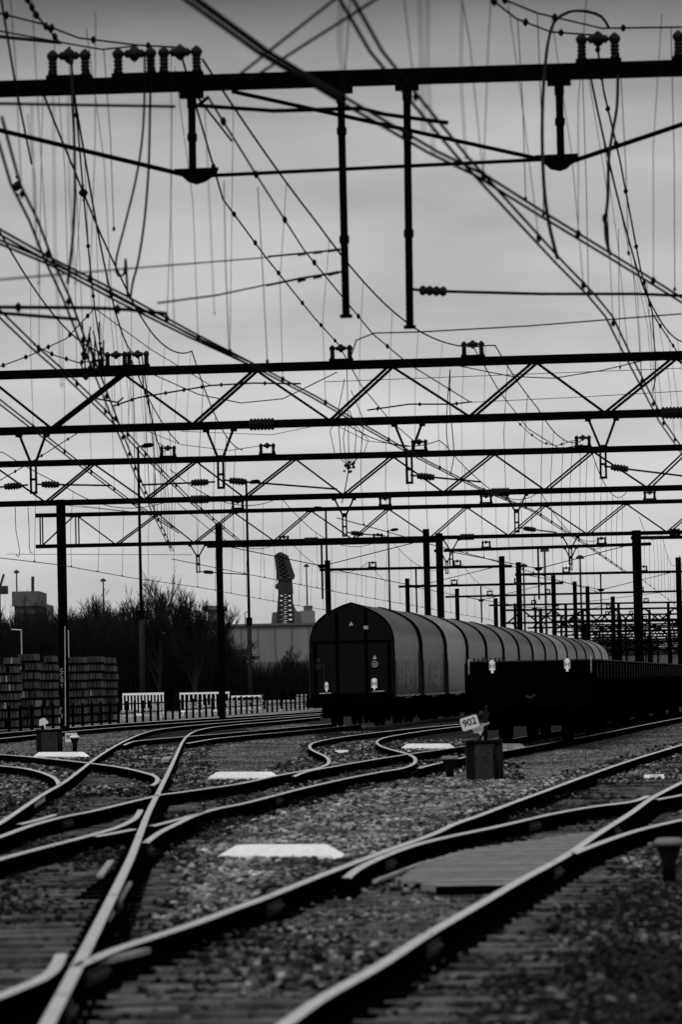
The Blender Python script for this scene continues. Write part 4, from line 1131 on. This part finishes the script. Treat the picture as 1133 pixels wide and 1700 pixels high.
# ------------------------------------------------------------------ open wagons
GL = 12.6
def gondola():
    t = thing('open_wagon', (0, 0, 0), 'x', 'freight wagon', 'low open freight wagons of the right train')
    L = GL - .9; H = 1.92; z0 = 1.12
    mb = MB()
    mb.box((-1.48, .0, z0), (1.48, .06, H)); mb.box((-1.48, L - .06, z0), (1.48, L, H))
    mb.box((-1.48, .06, z0), (-1.42, L - .06, H)); mb.box((1.42, .06, z0), (1.48, L - .06, H))
    mb.box((-1.48, 0, z0 - .08), (1.48, L, z0)); b = mb.build('body', M['wagon'], t)
    for i in range(9):
        y = .2 + (L - .5) * i / 8
        for sx in (-1, 1): MB().box((sx * 1.53 - .05, y, z0 - .1), (sx * 1.53 + .05, y + .09, H - .02)).build('stake', M['wagon'], t)
    for x in (-1.1, -.4, .4, 1.1): MB().box((x - .05, -.07, z0), (x + .05, -.002, H - .03)).build('stake', M['wagon'], t)
    mb = MB()
    for sx in (-1, 1): mb.box((sx * 1.45 - .035, .0, H), (sx * 1.45 + .035, L, H + .03))
    mb.box((-1.45, 0, H + .001), (1.45, .06, H + .028))
    mb.build('top_rim', M['cabinet_door'], t)
    for i in range(9):
        y = .22 + (L - .5) * i / 8
        MB().tube([(1.59, y, H - .42), (1.59, y, H - .05)], .012, 5).build('latch', M['cabinet_door'], t)
    mb = MB(); mb.box((-1.4, 0, .82), (1.4, L, 1.035)); mb.box((-.3, .4, .5), (.3, L - .4, .82))
    for yy in (4.2, 5.2, 6.4): mb.box((-1.3, yy, .45), (1.3, yy + .3, .8))
    mb.build('underframe', M['wagon'], t)
    for yc in (1.7, L - 1.7):
        mb = MB()
        for sx in (-1, 1):
            mb.box((sx * 1.0 - .06, yc - 1.25, .42), (sx * 1.0 + .06, yc + 1.25, .66))
            for yy in (-.9, .9): mb.box((sx * 1.0 - .13, yc + yy - .16, .3), (sx * 1.0 + .13, yc + yy + .16, .62))
            mb.box((sx * .95 - .15, yc - .25, .3), (sx * .95 + .15, yc + .25, .8))
        bg_ = mb.build('bogie', M['wagon'], t)
        for yy in (-.9, .9):
            m2_ = MB()
            for sx in (-1, 1):
                c = Vector((sx * .75, yc + yy, .46)); r = .46
                m2_.tube([c - Vector((.07, 0, 0)), c - Vector((.065, 0, 0)), c + Vector((.065, 0, 0)), c + Vector((.07, 0, 0))], [r * .9, r, r, r * .9], 20)
            m2_.tube([(-.75, yc + yy, .46), (.75, yc + yy, .46)], .08, 8)
            m2_.build('wheelset', M['wagon'], bg_)
    for yb, dr in ((.0, -1), (L, 1)):
        for sx in (-1, 1):
            mb = MB(); mb.tube([(sx * .875, yb, .95), (sx * .875, yb + dr * .35, .95)], .11, 10); mb.tube([(sx * .875, yb + dr * .35, .95), (sx * .875, yb + dr * .42, .95)], .24, 14)
            mb.build('buffer', M['wagon'], t)
    return t
gd = tree_of(gondola()); gw = []
P2 = Vector((4.40, 91.0, RAILZ)); TR2 = -math.atan(.128)
labs = ['nearest low open wagon, its black end with two white tail boards behind the 902 plate', 'second low open wagon from the front, right of the end with tail boards', 'third low open wagon in the dark row at right', 'fourth low open wagon in the dark row at right', 'fifth low open wagon in the row at right', 'sixth low open wagon in the row at right', 'seventh open wagon at the far end of the row near the right edge', 'eighth open wagon at the right edge of the row']
for i, lb in enumerate(labs):
    r = gd[0] if i == 0 else copy_rec(gd)
    place(r, P2 + Vector((math.sin(-TR2), math.cos(-TR2), 0)) * GL * i, TR2); r['label'] = lb; gw.append(r)
w0 = gw[0]
tailboard(w0, -.89, 1.83, .14, .20, -.10); tailboard(w0, .89, 1.83, .14, .20, -.10)
for x in (-1.44, 1.46):
    pts = [(x, -.12, 1.62), (x, -.16, 1.66), (x, -.16, 1.95), (x, -.12, 1.99)]
    mark(w0, MB().tube(pts, .018, 6), 'grab_rail', M['lip'])
mb = MB()
for i in range(7): mb.box((-1.35 + i * .1, -.02, 1.945), (-1.30 + i * .1, .02, 2.02))
mark(w0, mb, 'chain_hook', M['cabinet_door'])
mark(w0, MB().tube([(-.1, -.1, 1.1), (0, -.14, 1.05), (.12, -.12, 1.12)], .03, 6), 'coupling', M['cabinet_door'])
for a, b in (((1.9, .9), (2.0, .9)),): pass

# ------------------------------------------------------------------ lamp poles
def lamp(x, ytop, D, label, side=1, hh=.45, rt=.10, rb=.155):
    top = PD(x, ytop, D); base = Vector((PD(x, 1150, D).x + (0), D, -.06)); base.x = top.x
    t = thing('street_lamp', base, label, 'lamp post', 'slim lamp poles')
    zs = 6.2
    m = MB(); m.tube([base, Vector((base.x, D, zs))], rb, 8); m.build('lower_pole', M['pole'], t, True)
    m = MB(); m.tube([Vector((base.x, D, zs)), top], [rt, rt * .7], 8); m.build('upper_pole', M['steel'], t, True)
    m = MB(); m.tube([top, top + Vector((side * .25, 0, .08)), top + Vector((side * .3, 0, .06))], .04, 6)
    c = top + Vector((side * .58, 0, .06))
    m.tube([c + Vector((side * -.38, 0, -.06)), c + Vector((side * -.2, 0, 0)), c + Vector((side * .2, 0, .04)), c + Vector((side * .38, 0, .05))], [.05, .14, .14, .05], 8)
    m.build('lamp_head', M['steel'], t, True)
    m = MB(); e = Vector((base.x, D, zs + .0)); m.tube([e + Vector((-.12, 0, -.5)), e + Vector((-.28, 0, -.3)), e + Vector((-.28, 0, .45)), e + Vector((-.1, 0, .55))], .03, 5)
    m.tube([e - Vector((0, 0, .35)), e + Vector((0, 0, .15))], rb * 1.4, 8); m.build('maintenance_box', M['steel'], t)
lamp(229, 742, 230, 'tall lamp pole in front of the lattice beams, left of the bare tree')
lamp(409, 802, 262, 'tall lamp pole left of the crane')
lamp(645, 881, 355, 'tall lamp pole above the hooded wagon roofs')
lamp(541, 845, 300, 'slim pole rising beside the mast at the wagon front', side=-1)
def flood(x, ytop, D, label, w=.42):
    top = PD(x, ytop, D); base = Vector((top.x, D, -.06))
    t = thing('flood_mast', base, label, 'flood light', 'distant flood light masts')
    m = MB(); m.tube([base, top], [.22, .12], 6); m.build('pole', M['crane'], t)
    m = MB(); m.box((top.x - w, D - .4, top.z - .15), (top.x + w, D + .4, top.z + .2)); m.box((top.x - w * .5, D - .3, top.z + .2), (top.x + w * .5, D + .3, top.z + .35)); m.build('lamp_ring', M['crane'], t)
flood(27, 950, 620, 'flood light mast above the tower block on the left'); flood(171, 964, 620, 'flood light mast above the thicket near the thick mast'); flood(509, 940, 640, 'flood light mast right of the crane')
flood(905, 914, 460, 'T shaped flood light mast above the middle of the yard', .5); flood(964, 926, 500, 'second T shaped flood light mast farther right', .5); flood(870, 940, 520, 'thin flood light mast over the train middle', .5)
def whitepost(x0, ytop, x1, D, label):
    top = PD(x1, ytop, D); t = thing('yard_lamp', (top.x, D, -.06), label, 'lamp post')
    MB().tube([Vector((top.x, D, -.06)), top], .04, 6).build('pole', M['galv'], t)
    e = PD(x0, ytop - 1, D); MB().tube([top, e], .035, 6).build('arm', M['galv'], t)
whitepost(18, 1046, 35, 215, 'pale bent yard lamp above the sleeper stacks'); whitepost(109, 1047, 113, 215, 'pale slim yard lamp right of the thick mast')

# ------------------------------------------------------------------ fence
fa, fb = PZ(-25, 1218, -.05), PZ(512, 1177.5, -.05)
ft = thing('post_fence', fa, 'dark post fence along the far side of the yard', 'fence')
n = 46; zt = 1.05
for i in range(n):
    f = i / (n - 1); p = fa.lerp(fb, f)
    MB().cbox((p.x, p.y, zt / 2 - .05 + rnd.uniform(-.03, .03)), (.13, .13, zt + .1)).build('post', M['steel'], ft)
u = (fb - fa).normalized()
for z, h in ((.95, .07), (.5, .05)):
    MB().bar(fa + Vector((0, -.09, z)), fb + Vector((0, -.09, z)), .04, h).build('rail', M['steel'], ft)

# ------------------------------------------------------------------ sleeper stacks
def fence_D(x, off):
    best = min((abs(proj(fa.lerp(fb, k / 60))[0] - x), k) for k in range(61))[1]
    return fa.lerp(fb, best / 60).y + off
cnt = 0
def stack(x0, x1, ytop, D, cols, rows, lab, yb_=0):
    global cnt
    a = PD(x0, ytop, D); b = PD(x1, ytop, D); H = a.z; W_ = (b.x - a.x); dw = W_ / cols; rh = (H + .06) / rows
    for r in range(rows):
        z = -.06 + r * rh
        skip = rnd.choice([0, 0, 1]) if r == rows - 1 else 0
        br = MB()
        for yy in (.35, 2.0): br.box((a.x, D + yy, z), (b.x, D + yy + .1, z + rh * .3))
        br.build('timber_batten', M['bark'], None, origin=(a.x, D, z), label='dark battens under %s row, %s' % (('lowest', 'second', 'third', 'fourth', 'fifth', 'sixth', 'seventh', 'eighth', 'ninth')[r], lab), cat='batten', group='battens in the sleeper stacks')
        for c in range(cols):
            if c < skip * 2 or rnd.random() < .03: continue
            x = a.x + dw * c + rnd.uniform(-.012, .012) + .05 * math.sin(r * 1.7 + x0); y0 = D + rnd.uniform(-.1, .15)
            patch = math.sin(c * .7 + r * 2.1 + D) + rnd.uniform(-.5, .5)
            if rnd.random() < .05: y0 -= .18
            m_ = M['concrete_lt'] if (patch > .95 and x0 < 60) or patch > 1.42 else (M['concrete'] if patch > .1 else M['concrete_dk'])
            w = dw * .84; h = rh * .68; zz = z + rh * .31
            mb = MB(); mb.prism([(x, y0, zz), (x + w, y0, zz), (x + w * .88, y0, zz + h), (x + w * .12, y0, zz + h)], (0, 2.4, 0))
            mb.build('concrete_sleeper', m_, None, origin=(x, y0, zz), label='sleeper in %s, %s row' % (lab, ('lowest', 'second', 'third', 'fourth', 'fifth', 'sixth', 'seventh', 'top')[r]), cat='sleeper', group='%s row of the %s' % (('lowest', 'second', 'third', 'fourth', 'fifth', 'sixth', 'seventh', 'top')[r], lab))
            cnt += 1
stack(-6, 28, 1092, fence_D(28, 8), 6, 8, 'leftmost sleeper stack')
stack(29, 60, 1086, fence_D(60, 8), 6, 8, 'second sleeper stack from the left')
stack(62, 92, 1089, fence_D(92, 12), 5, 8, 'recessed sleeper stack left of the thick mast')
stack(111, 140, 1091, fence_D(140, 10), 6, 8, 'sleeper stack right of the thick mast')
stack(141, 168, 1090, fence_D(168, 10), 6, 8, 'second sleeper stack right of the thick mast')
stack(169, 191, 1092, fence_D(191, 10), 5, 8, 'rightmost sleeper stack beside the white barriers')

# white barriers and slabs behind the fence
def barrier(x0, x1, y0, y1, D, nb, label):
    a, b = PD(x0, y0, D), PD(x1, y1, D); b.z = a.z; zb_ = .15
    t = thing('white_barrier', (a.x, D, -.06), label, 'barrier')
    MB().box((a.x, D, a.z - .12), (b.x, D + .1, a.z)).build('top_rail', M['white'], t)
    MB().box((a.x, D, zb_), (b.x, D + .1, zb_ + .12)).build('bottom_rail', M['white'], t)
    for i in range(nb):
        x = a.x + (b.x - a.x - .09) * i / (nb - 1)
        MB().box((x, D + .01, zb_ + .12), (x + .07, D + .09, a.z - .12)).build('upright', M['white'], t)
    for x in (a.x + .1, b.x - .2): MB().box((x, D - .3, -.06), (x + .12, D + .4, zb_)).build('foot', M['white'], t)
barrier(203, 272, 1151, 1151, fence_D(272, 7), 13, 'white slatted barrier behind the left part of the fence')
barrier(298, 381, 1150, 1148, fence_D(381, 7), 12, 'white slatted barrier behind the fence beside the second mast')
barrier(384, 437, 1155, 1152, fence_D(437, 6), 7, 'low white barrier behind the fence left of the wagons')
M['slab'] = mat('bright_slab', .30, .85, var=.6, scale=3)
for i, (x, D, w, h) in enumerate(((212, 190, 1.0, .5), (247, 196, .9, 1.0), (283, 199, 1.7, .35), (322, 210, 1.0, .8), (345, 215, .8, 1.05), (402, 238, 1.4, .8), (428, 245, .8, 1.0), (455, 250, 1.2, .9), (480, 255, 1.0, .8), (500, 262, .9, 1.1), (383, 226, .7, 1.1), (262, 230, .8, .9))):
    D = fence_D(x, 2.5 + (i % 3) * 1.5); w *= .8; h *= (.95, .6, .8)[i % 3]
    c = PD(x, 1180, D); t = thing('slab_pile', (c.x, D, -.06), 'pale concrete slab pile behind the fence, %s from the left' % ('first', 'second', 'fourth', 'fifth', 'sixth', 'eighth', 'ninth', 'tenth', 'eleventh', 'last', 'seventh', 'third')[i], 'slab pile', 'pale slab piles behind the fence')
    z = -.05; 
    while z < h:
        hh = rnd.uniform(.14, .22); o = rnd.uniform(-.08, .08)
        MB().box((c.x - w / 2 + o, D - .4, z), (c.x + w / 2 + o, D + .5, z + hh - .04)).build('slab', M['slab'], t); z += hh

# ------------------------------------------------------------------ trees
def grow(h, seed, spread=.5, bushy=6, twig=1.0):
    r = random.Random(seed); trunk, crown = MB(), MB()
    def br(mb, p, d, L, rad, lev):
        n = 4 if lev < 3 else 3; pts = [p]; q = p.copy(); dd = d.copy()
        for i in range(n):
            dd = (dd + Vector((r.uniform(-1, 1), r.uniform(-1, 1), r.uniform(-.3, 1))) * .13).normalized()
            q = q + dd * L / n; pts.append(q.copy())
        mb.tube(pts, [rad * (1 - .55 * i / n) for i in range(n + 1)], 5 if lev < 2 else 3)
        if lev >= 5: return
        k = (bushy, 6, 5, 5, 3)[lev] if lev < 5 else 0
        for i in range(k):
            f = r.uniform(.25, 1.0) if lev else r.uniform(.12, 1.0)
            j = min(n - 1, int(f * n)); s = pts[j].lerp(pts[j + 1], f * n - j)
            a = r.uniform(0, 6.28); side = Vector((math.cos(a), math.sin(a), 0))
            nd = (dd * (.75 + .3 * r.random()) + side * spread * r.uniform(.6, 1.3) + Vector((0, 0, .22))).normalized()
            br(crown, s, nd, L * r.uniform(.48, .72), max(.014, rad * .52), lev + 1)
    br(trunk, Vector((0, 0, 0)), Vector((r.uniform(-.05, .05), 0, 1)), h * .52, h * .018, 0)
    zs = max(v[2] for v in crown.v); k = h / zs
    crown.v = [(v[0] * k, v[1] * k, v[2] * k) for v in crown.v]; trunk.v = [(v[0] * k, v[1] * k, v[2] * k) for v in trunk.v]
    return trunk, crown
tp = []
for s_, sp in ((1, .5), (2, .42), (3, .55), (4, .38)):
    a, b = grow(8, s_, sp, 8)
    t = thing('bare_tree', (0, 0, 0), 'x', 'tree', 'bare winter trees behind the yard')
    a.build('trunk', M['bark'], t); b.build('crown', M['bark'], t); tp.append((tree_of(t), [False]))
def put_tree(k, x, ytop, D, label, sx=1.0):
    D += 38; node, flag = tp[k]; p = PD(x, ytop, D)
    r = node[0] if not flag[0] else copy_rec(node); flag[0] = True
    r.location = (p.x, D, -.06); s = (p.z + .06) / 8; r.scale = (s * sx, s * sx, s); r.rotation_euler = (0, 0, rnd.uniform(0, 6)); r['label'] = label
spec = [(0, 318, 946, 240, 'largest bare tree, just left of the second mast, with a spreading crown', 1.15), (1, 262, 938, 246, 'tall narrow bare tree beside the left lamp pole', .8), (2, 150, 975, 262, 'broad bare tree right of the thick mast, behind the sleeper stacks', 1.2),
        (3, 190, 980, 258, 'bare tree between the broad tree and the lamp pole', 1.0), (0, 215, 990, 266, 'small bare tree left of the lamp pole', 1.0), (1, 125, 992, 262, 'thin bare tree just right of the thick mast', .9), (2, 85, 1000, 262, 'bare tree just left of the thick mast', 1.1),
        (3, 60, 1006, 270, 'bare tree below the tower block', 1.1), (0, 20, 990, 265, 'bare tree below the flood light mast at the left edge', 1.0), (1, -5, 975, 262, 'bare tree cut by the left edge', 1.0), (2, 240, 1000, 256, 'low bare tree behind the left lamp pole', 1.1),
        (3, 285, 975, 252, 'bare tree between the tall narrow one and the largest', .9), (0, 345, 985, 250, 'bare tree partly hidden by the second mast', .8), (2, 395, 1040, 262, 'sparse low bare tree right of the second mast before the grey hall', 1.3), (3, 482, 1070, 275, 'small bare shrub before the grey hall near the wagons', 1.2), (1, 497, 1085, 272, 'smallest shrub beside the wagon front', 1.1), (2, 170, 995, 255, 'second broad bare tree behind the sleeper stacks', 1.1), (1, 372, 1020, 262, 'thin bare tree immediately right of the second mast', 1.0), (3, 462, 1085, 270, 'low shrub left of the small shrub before the hall', 1.1), (0, 105, 985, 268, 'bare tree hidden by the thick mast', 1.1)]
for i in range(26):
    x = -15 + i * 14.5 + rnd.uniform(-5, 5); yt_ = float(np.interp(x, (0, 120, 240, 330, 400), (1012, 1008, 1022, 1058, 1090))) + rnd.uniform(-8, 22)
    spec.append((i % 4, x, yt_, rnd.uniform(255, 275), 'bare tree of the dense thicket, standing %s of its back row' % ('first', 'second', 'third', 'fourth', 'fifth', 'sixth', 'seventh', 'eighth', 'ninth', 'tenth', 'eleventh', 'twelfth', 'thirteenth', 'fourteenth', 'fifteenth', 'sixteenth', 'seventeenth', 'eighteenth', 'nineteenth', 'twentieth', 'twenty-first', 'twenty-second', 'twenty-third', 'twenty-fourth', 'twenty-fifth', 'last')[i] + ' from the left', 1.25))
for s_ in spec: put_tree(*s_)
# tangled brushwood mass
def brush():
    mb = MB(); prof = [(-40, 1062), (60, 1058), (130, 1056), (200, 1062), (250, 1078), (300, 1092), (350, 1102), (380, 1112), (440, 1124), (480, 1116), (520, 1116)]
    xs = np.linspace(-40, 520, 260); yt = np.interp(xs, [p[0] for p in prof], [p[1] for p in prof])
    vs, fs = [], []; n = len(xs)
    rows = [(0, 0.0), (.1, .35), (.8, .7), (1.8, 1.0), (4, 1.02), (7, .8), (8, 0)]
    for dy, hf in rows:
        for i, (x, y) in enumerate(zip(xs, yt)):
            p = PD(x, y, 290); h = p.z * hf
            if hf > .5: h += rnd.uniform(-.5, .35)
            vs.append((p.x + rnd.uniform(-.05, .05), 290 + dy + rnd.uniform(-.4, .4), h if hf > 0 else -.06))
    for r in range(len(rows) - 1):
        for i in range(n - 1): fs.append((r * n + i, r * n + i + 1, (r + 1) * n + i + 1, (r + 1) * n + i))
    mb.add(vs, fs)
    for _ in range(9000):
        x = rnd.uniform(-35, 515); y = float(np.interp(x, [p[0] for p in prof], [p[1] for p in prof]))
        D = rnd.uniform(287, 292); p = PD(x, y, D); z0 = rnd.uniform(.3, 1.0) * p.z; L = rnd.uniform(.5, 1.7)
        a = Vector((p.x, D, z0)); b = a + Vector((rnd.uniform(-.4, .4), 0, L * rnd.uniform(.5, 1))) 
        mb.tube([a, (a + b) / 2 + Vector((rnd.uniform(-.1, .1), 0, 0)), b], [.022, .016, .008], 3)
    mb.build('brushwood', M['bush'], label='dark tangled brushwood along the back of the yard', cat='brushwood', kind='stuff')
brush()

# ------------------------------------------------------------------ far buildings
def building(x0, x1, ytop, D, depth, name, label, m, cat='building'):
    a, b = PD(x0, ytop, D), PD(x1, ytop, D)
    t = thing(name, ((a.x + b.x) / 2, D, -.06), label, cat)
    MB().box((a.x, D, -.06), (b.x, D + depth, a.z)).build('wall', m, t)
    return t, a, b
t, a, b = building(300, 640, 1042, 430, 40, 'grey_hall', 'long pale grey windowless hall below the crane', M['facade'])
MB().box((a.x - .2, 429.7, a.z), (b.x + .2, 470.2, a.z + .25)).build('roof_edge', M['facade_dk'], t)
m = MB(); x = a.x + 1
while x < b.x: m.box((x, 429.9, 0), (x + .08, 429.99, a.z)); x += 1.9
m.build('seam', M['facade_dk'], t)
t, a, b = building(499, 522, 1014, 600, 15, 'pale_block', 'small pale block right of the crane', M['facade'])
MB().box((a.x + .5, 601, a.z), (b.x - .3, 605, a.z + .8)).build('roof_box', M['facade_dk'], t)
t, a, b = building(23, 60, 985, 560, 14, 'tower_block', 'square topped tower block above the trees at left', M['facade_dk'])
MB().box((a.x - .3, 559.6, a.z - 1.9), (b.x + .4, 574.4, a.z + .25)).build('roof_storey', M['facade_dk'], t)
MB().tube([(PD(54, 985, 562).x, 562, a.z), (PD(54, 957, 562).x, 562, PD(54, 957, 562).z)], .25, 6).build('roof_mast', M['crane'], t)
m = MB()
for k in range(5):
    for j in range(3): m.box((a.x + .4 + k * .62, 559.9, a.z - 4 - j * 2.2), (a.x + .8 + k * .62, 559.99, a.z - 3 - j * 2.2))
m.build('window', M['crane'], t)
t, a, b = building(60, 77, 1003, 575, 14, 'low_block', 'lower dark block right of the tower block', M['facade_dk'])
MB().box((a.x + .2, 576, a.z), (a.x + .9, 580, a.z + .5)).build('roof_box', M['facade_dk'], t)
t, a, b = building(345, 368, 1011, 440, 12, 'dark_block', 'small dark block half hidden by the largest bare tree', M['facade_dk'])
MB().box((a.x - .6, 439.5, a.z - .1), (b.x + .3, 452.5, a.z + .35)).build('roof_slab', M['facade_dk'], t)
# elevated road with guard rail before the hall
rd = MB(); a, b = PD(330, 1102, 400), PD(640, 1100, 400)
rd.box((a.x, 400, -.06), (b.x, 408, a.z)); rd.build('road', M['facade_dk'], kind='structure')
t = thing('guard_rail', (a.x, 400, a.z), 'thin double guard rail along the raised road before the hall', 'guard rail')
for z in (.25, .75): MB().bar((a.x, 399.9, a.z + z), (b.x, 399.9, a.z + z), .05, .09).build('rail', M['facade'], t)
m = MB(); x = a.x
while x < b.x: m.box((x, 399.95, a.z - .02), (x + .08, 400.05, a.z + .8)); x += 1.6
m.build('post', M['facade_dk'], t)
c = PD(399, 1092, 404); t = thing('parked_car', (c.x, 404, a.z), 'tiny dark car on the raised road right of the second mast', 'car')
q = [(-2.0, 0.25), (2.0, .25), (2.05, .8), (1.3, .95), (.8, 1.42), (-.8, 1.45), (-1.4, .95), (-2.05, .8)]
MB().prism([(c.x + x, 403.2, a.z + z) for x, z in q], (0, 1.6, 0)).build('body', M['crane'], t)
for x in (-1.25, 1.25): MB().tube([(c.x + x, 403.1, a.z + .32), (c.x + x, 403.3, a.z + .32)], .32, 12).build('wheel', M['wagon'], t)

# ------------------------------------------------------------------ harbour crane
CD = 500.0
ct = thing('harbour_crane', PZ(476, 1150, 0) * 0 + Vector((PD(476, 1040, CD).x, CD, 0)), 'large lattice harbour crane rising behind the grey hall', 'crane')
def cp(x, y, dd=0): return PD(x, y, CD + dd)
m = MB()
for pts in ([(450, 1042), (452, 1017), (460, 1016), (466, 1000), (468, 1042)], [(484, 1042), (486, 1000), (492, 1014), (500, 1016), (500, 1042)]):
    m.prism([cp(*p) for p in pts], (0, 3, 0))
a, b = cp(450, 1040), cp(500, 1040); m.box((a.x, CD, 0), (b.x, CD + 4, a.z))
m.build('portal', M['facade_dk'], ct)
def lattice(m, L0, L1, R0, R1, dd, n, w):
    for z in (0, dd):
        o = Vector((0, z, 0)); pl, pr = None, None
        m.bar(L0 + o, L1 + o, w, w); m.bar(R0 + o, R1 + o, w, w)
        for i in range(n + 1):
            l, r = L0.lerp(L1, i / n) + o, R0.lerp(R1, i / n) + o
            m.bar(l, r, w * .6, w * .6)
            if pl is not None: m.bar(pl, r, w * .6, w * .6); m.bar(pr, l, w * .6, w * .6)
            pl, pr = l, r
m = MB(); lattice(m, cp(460, 1040), cp(464, 985), cp(487, 1040), cp(484, 985), 2.2, 7, .28); m.build('lattice_tower', M['crane'], ct)
m = MB(); m.prism([cp(462, 986), cp(461, 968), (cp(464, 962)), cp(474, 960), cp(485, 962), cp(487, 985)], (0, 2.4, 0))
m.prism([cp(457, 977), cp(457, 970), cp(462, 969), cp(462, 978)], (0, 2, 0)); m.build('machine_house', M['crane'], ct)
m = MB(); lattice(m, cp(463, 962), cp(458, 921), cp(485, 962), cp(472, 922), 2.2, 6, .42); m.prism([cp(459, 924), cp(459, 919), cp(466, 916), cp(476, 921), cp(477, 925)], (0, 2.2, 0))
m.bar(cp(476, 922), cp(488, 958), .4, .4); m.prism([cp(483, 955), cp(488, 952), cp(489, 960), cp(485, 960)], (0, 2, 0)); m.build('boom', M['crane'], ct)
m = MB()
for x0, x1 in ((459, 459.5), (461, 463)): m.tube([cp(x0, 925, .8), cp(x1, 972, .8)], .05, 4)
m.build('hoist_rope', M['crane'], ct)
c2 = thing('small_crane', (PD(3, 985, 620).x, 620, 0), 'small crane jib at the left edge above the trees', 'crane')
m = MB(); m.bar(PD(-8, 1000, 620), PD(6, 953, 620), .35, .35); m.bar(PD(-12, 1000, 620), PD(6, 956, 620), .2, .2); m.build('jib', M['crane'], c2)
m = MB(); p = PD(4, 976, 620); m.box((p.x - 2, 619, p.z - 1), (p.x + .8, 621, p.z + .3)); m.box((p.x - 1.2, 619.5, 0), (p.x - .4, 620.5, p.z)); m.build('cabin', M['crane'], c2)

# far skyline bank on the right
m = MB(); vs = []; xs = np.linspace(700, 1400, 80)
for j, (dy, f) in enumerate(((0, 0), (1, 1), (12, 1), (14, 0))):
    for x in xs:
        p = PD(x, 1126, 1000 + dy); vs.append((p.x, 1000 + dy, (9.5 + 3.5 * math.sin(x * .02) + rnd.uniform(-1.2, 1.2)) * f - .06))
n = len(xs); m.add(vs, [(r * n + i, r * n + i + 1, (r + 1) * n + i + 1, (r + 1) * n + i) for r in range(3) for i in range(n - 1)])
m.build('hills', M['facade_dk'], kind='structure')
print('sleepers in stacks', cnt, 'objects', len(bpy.data.objects))
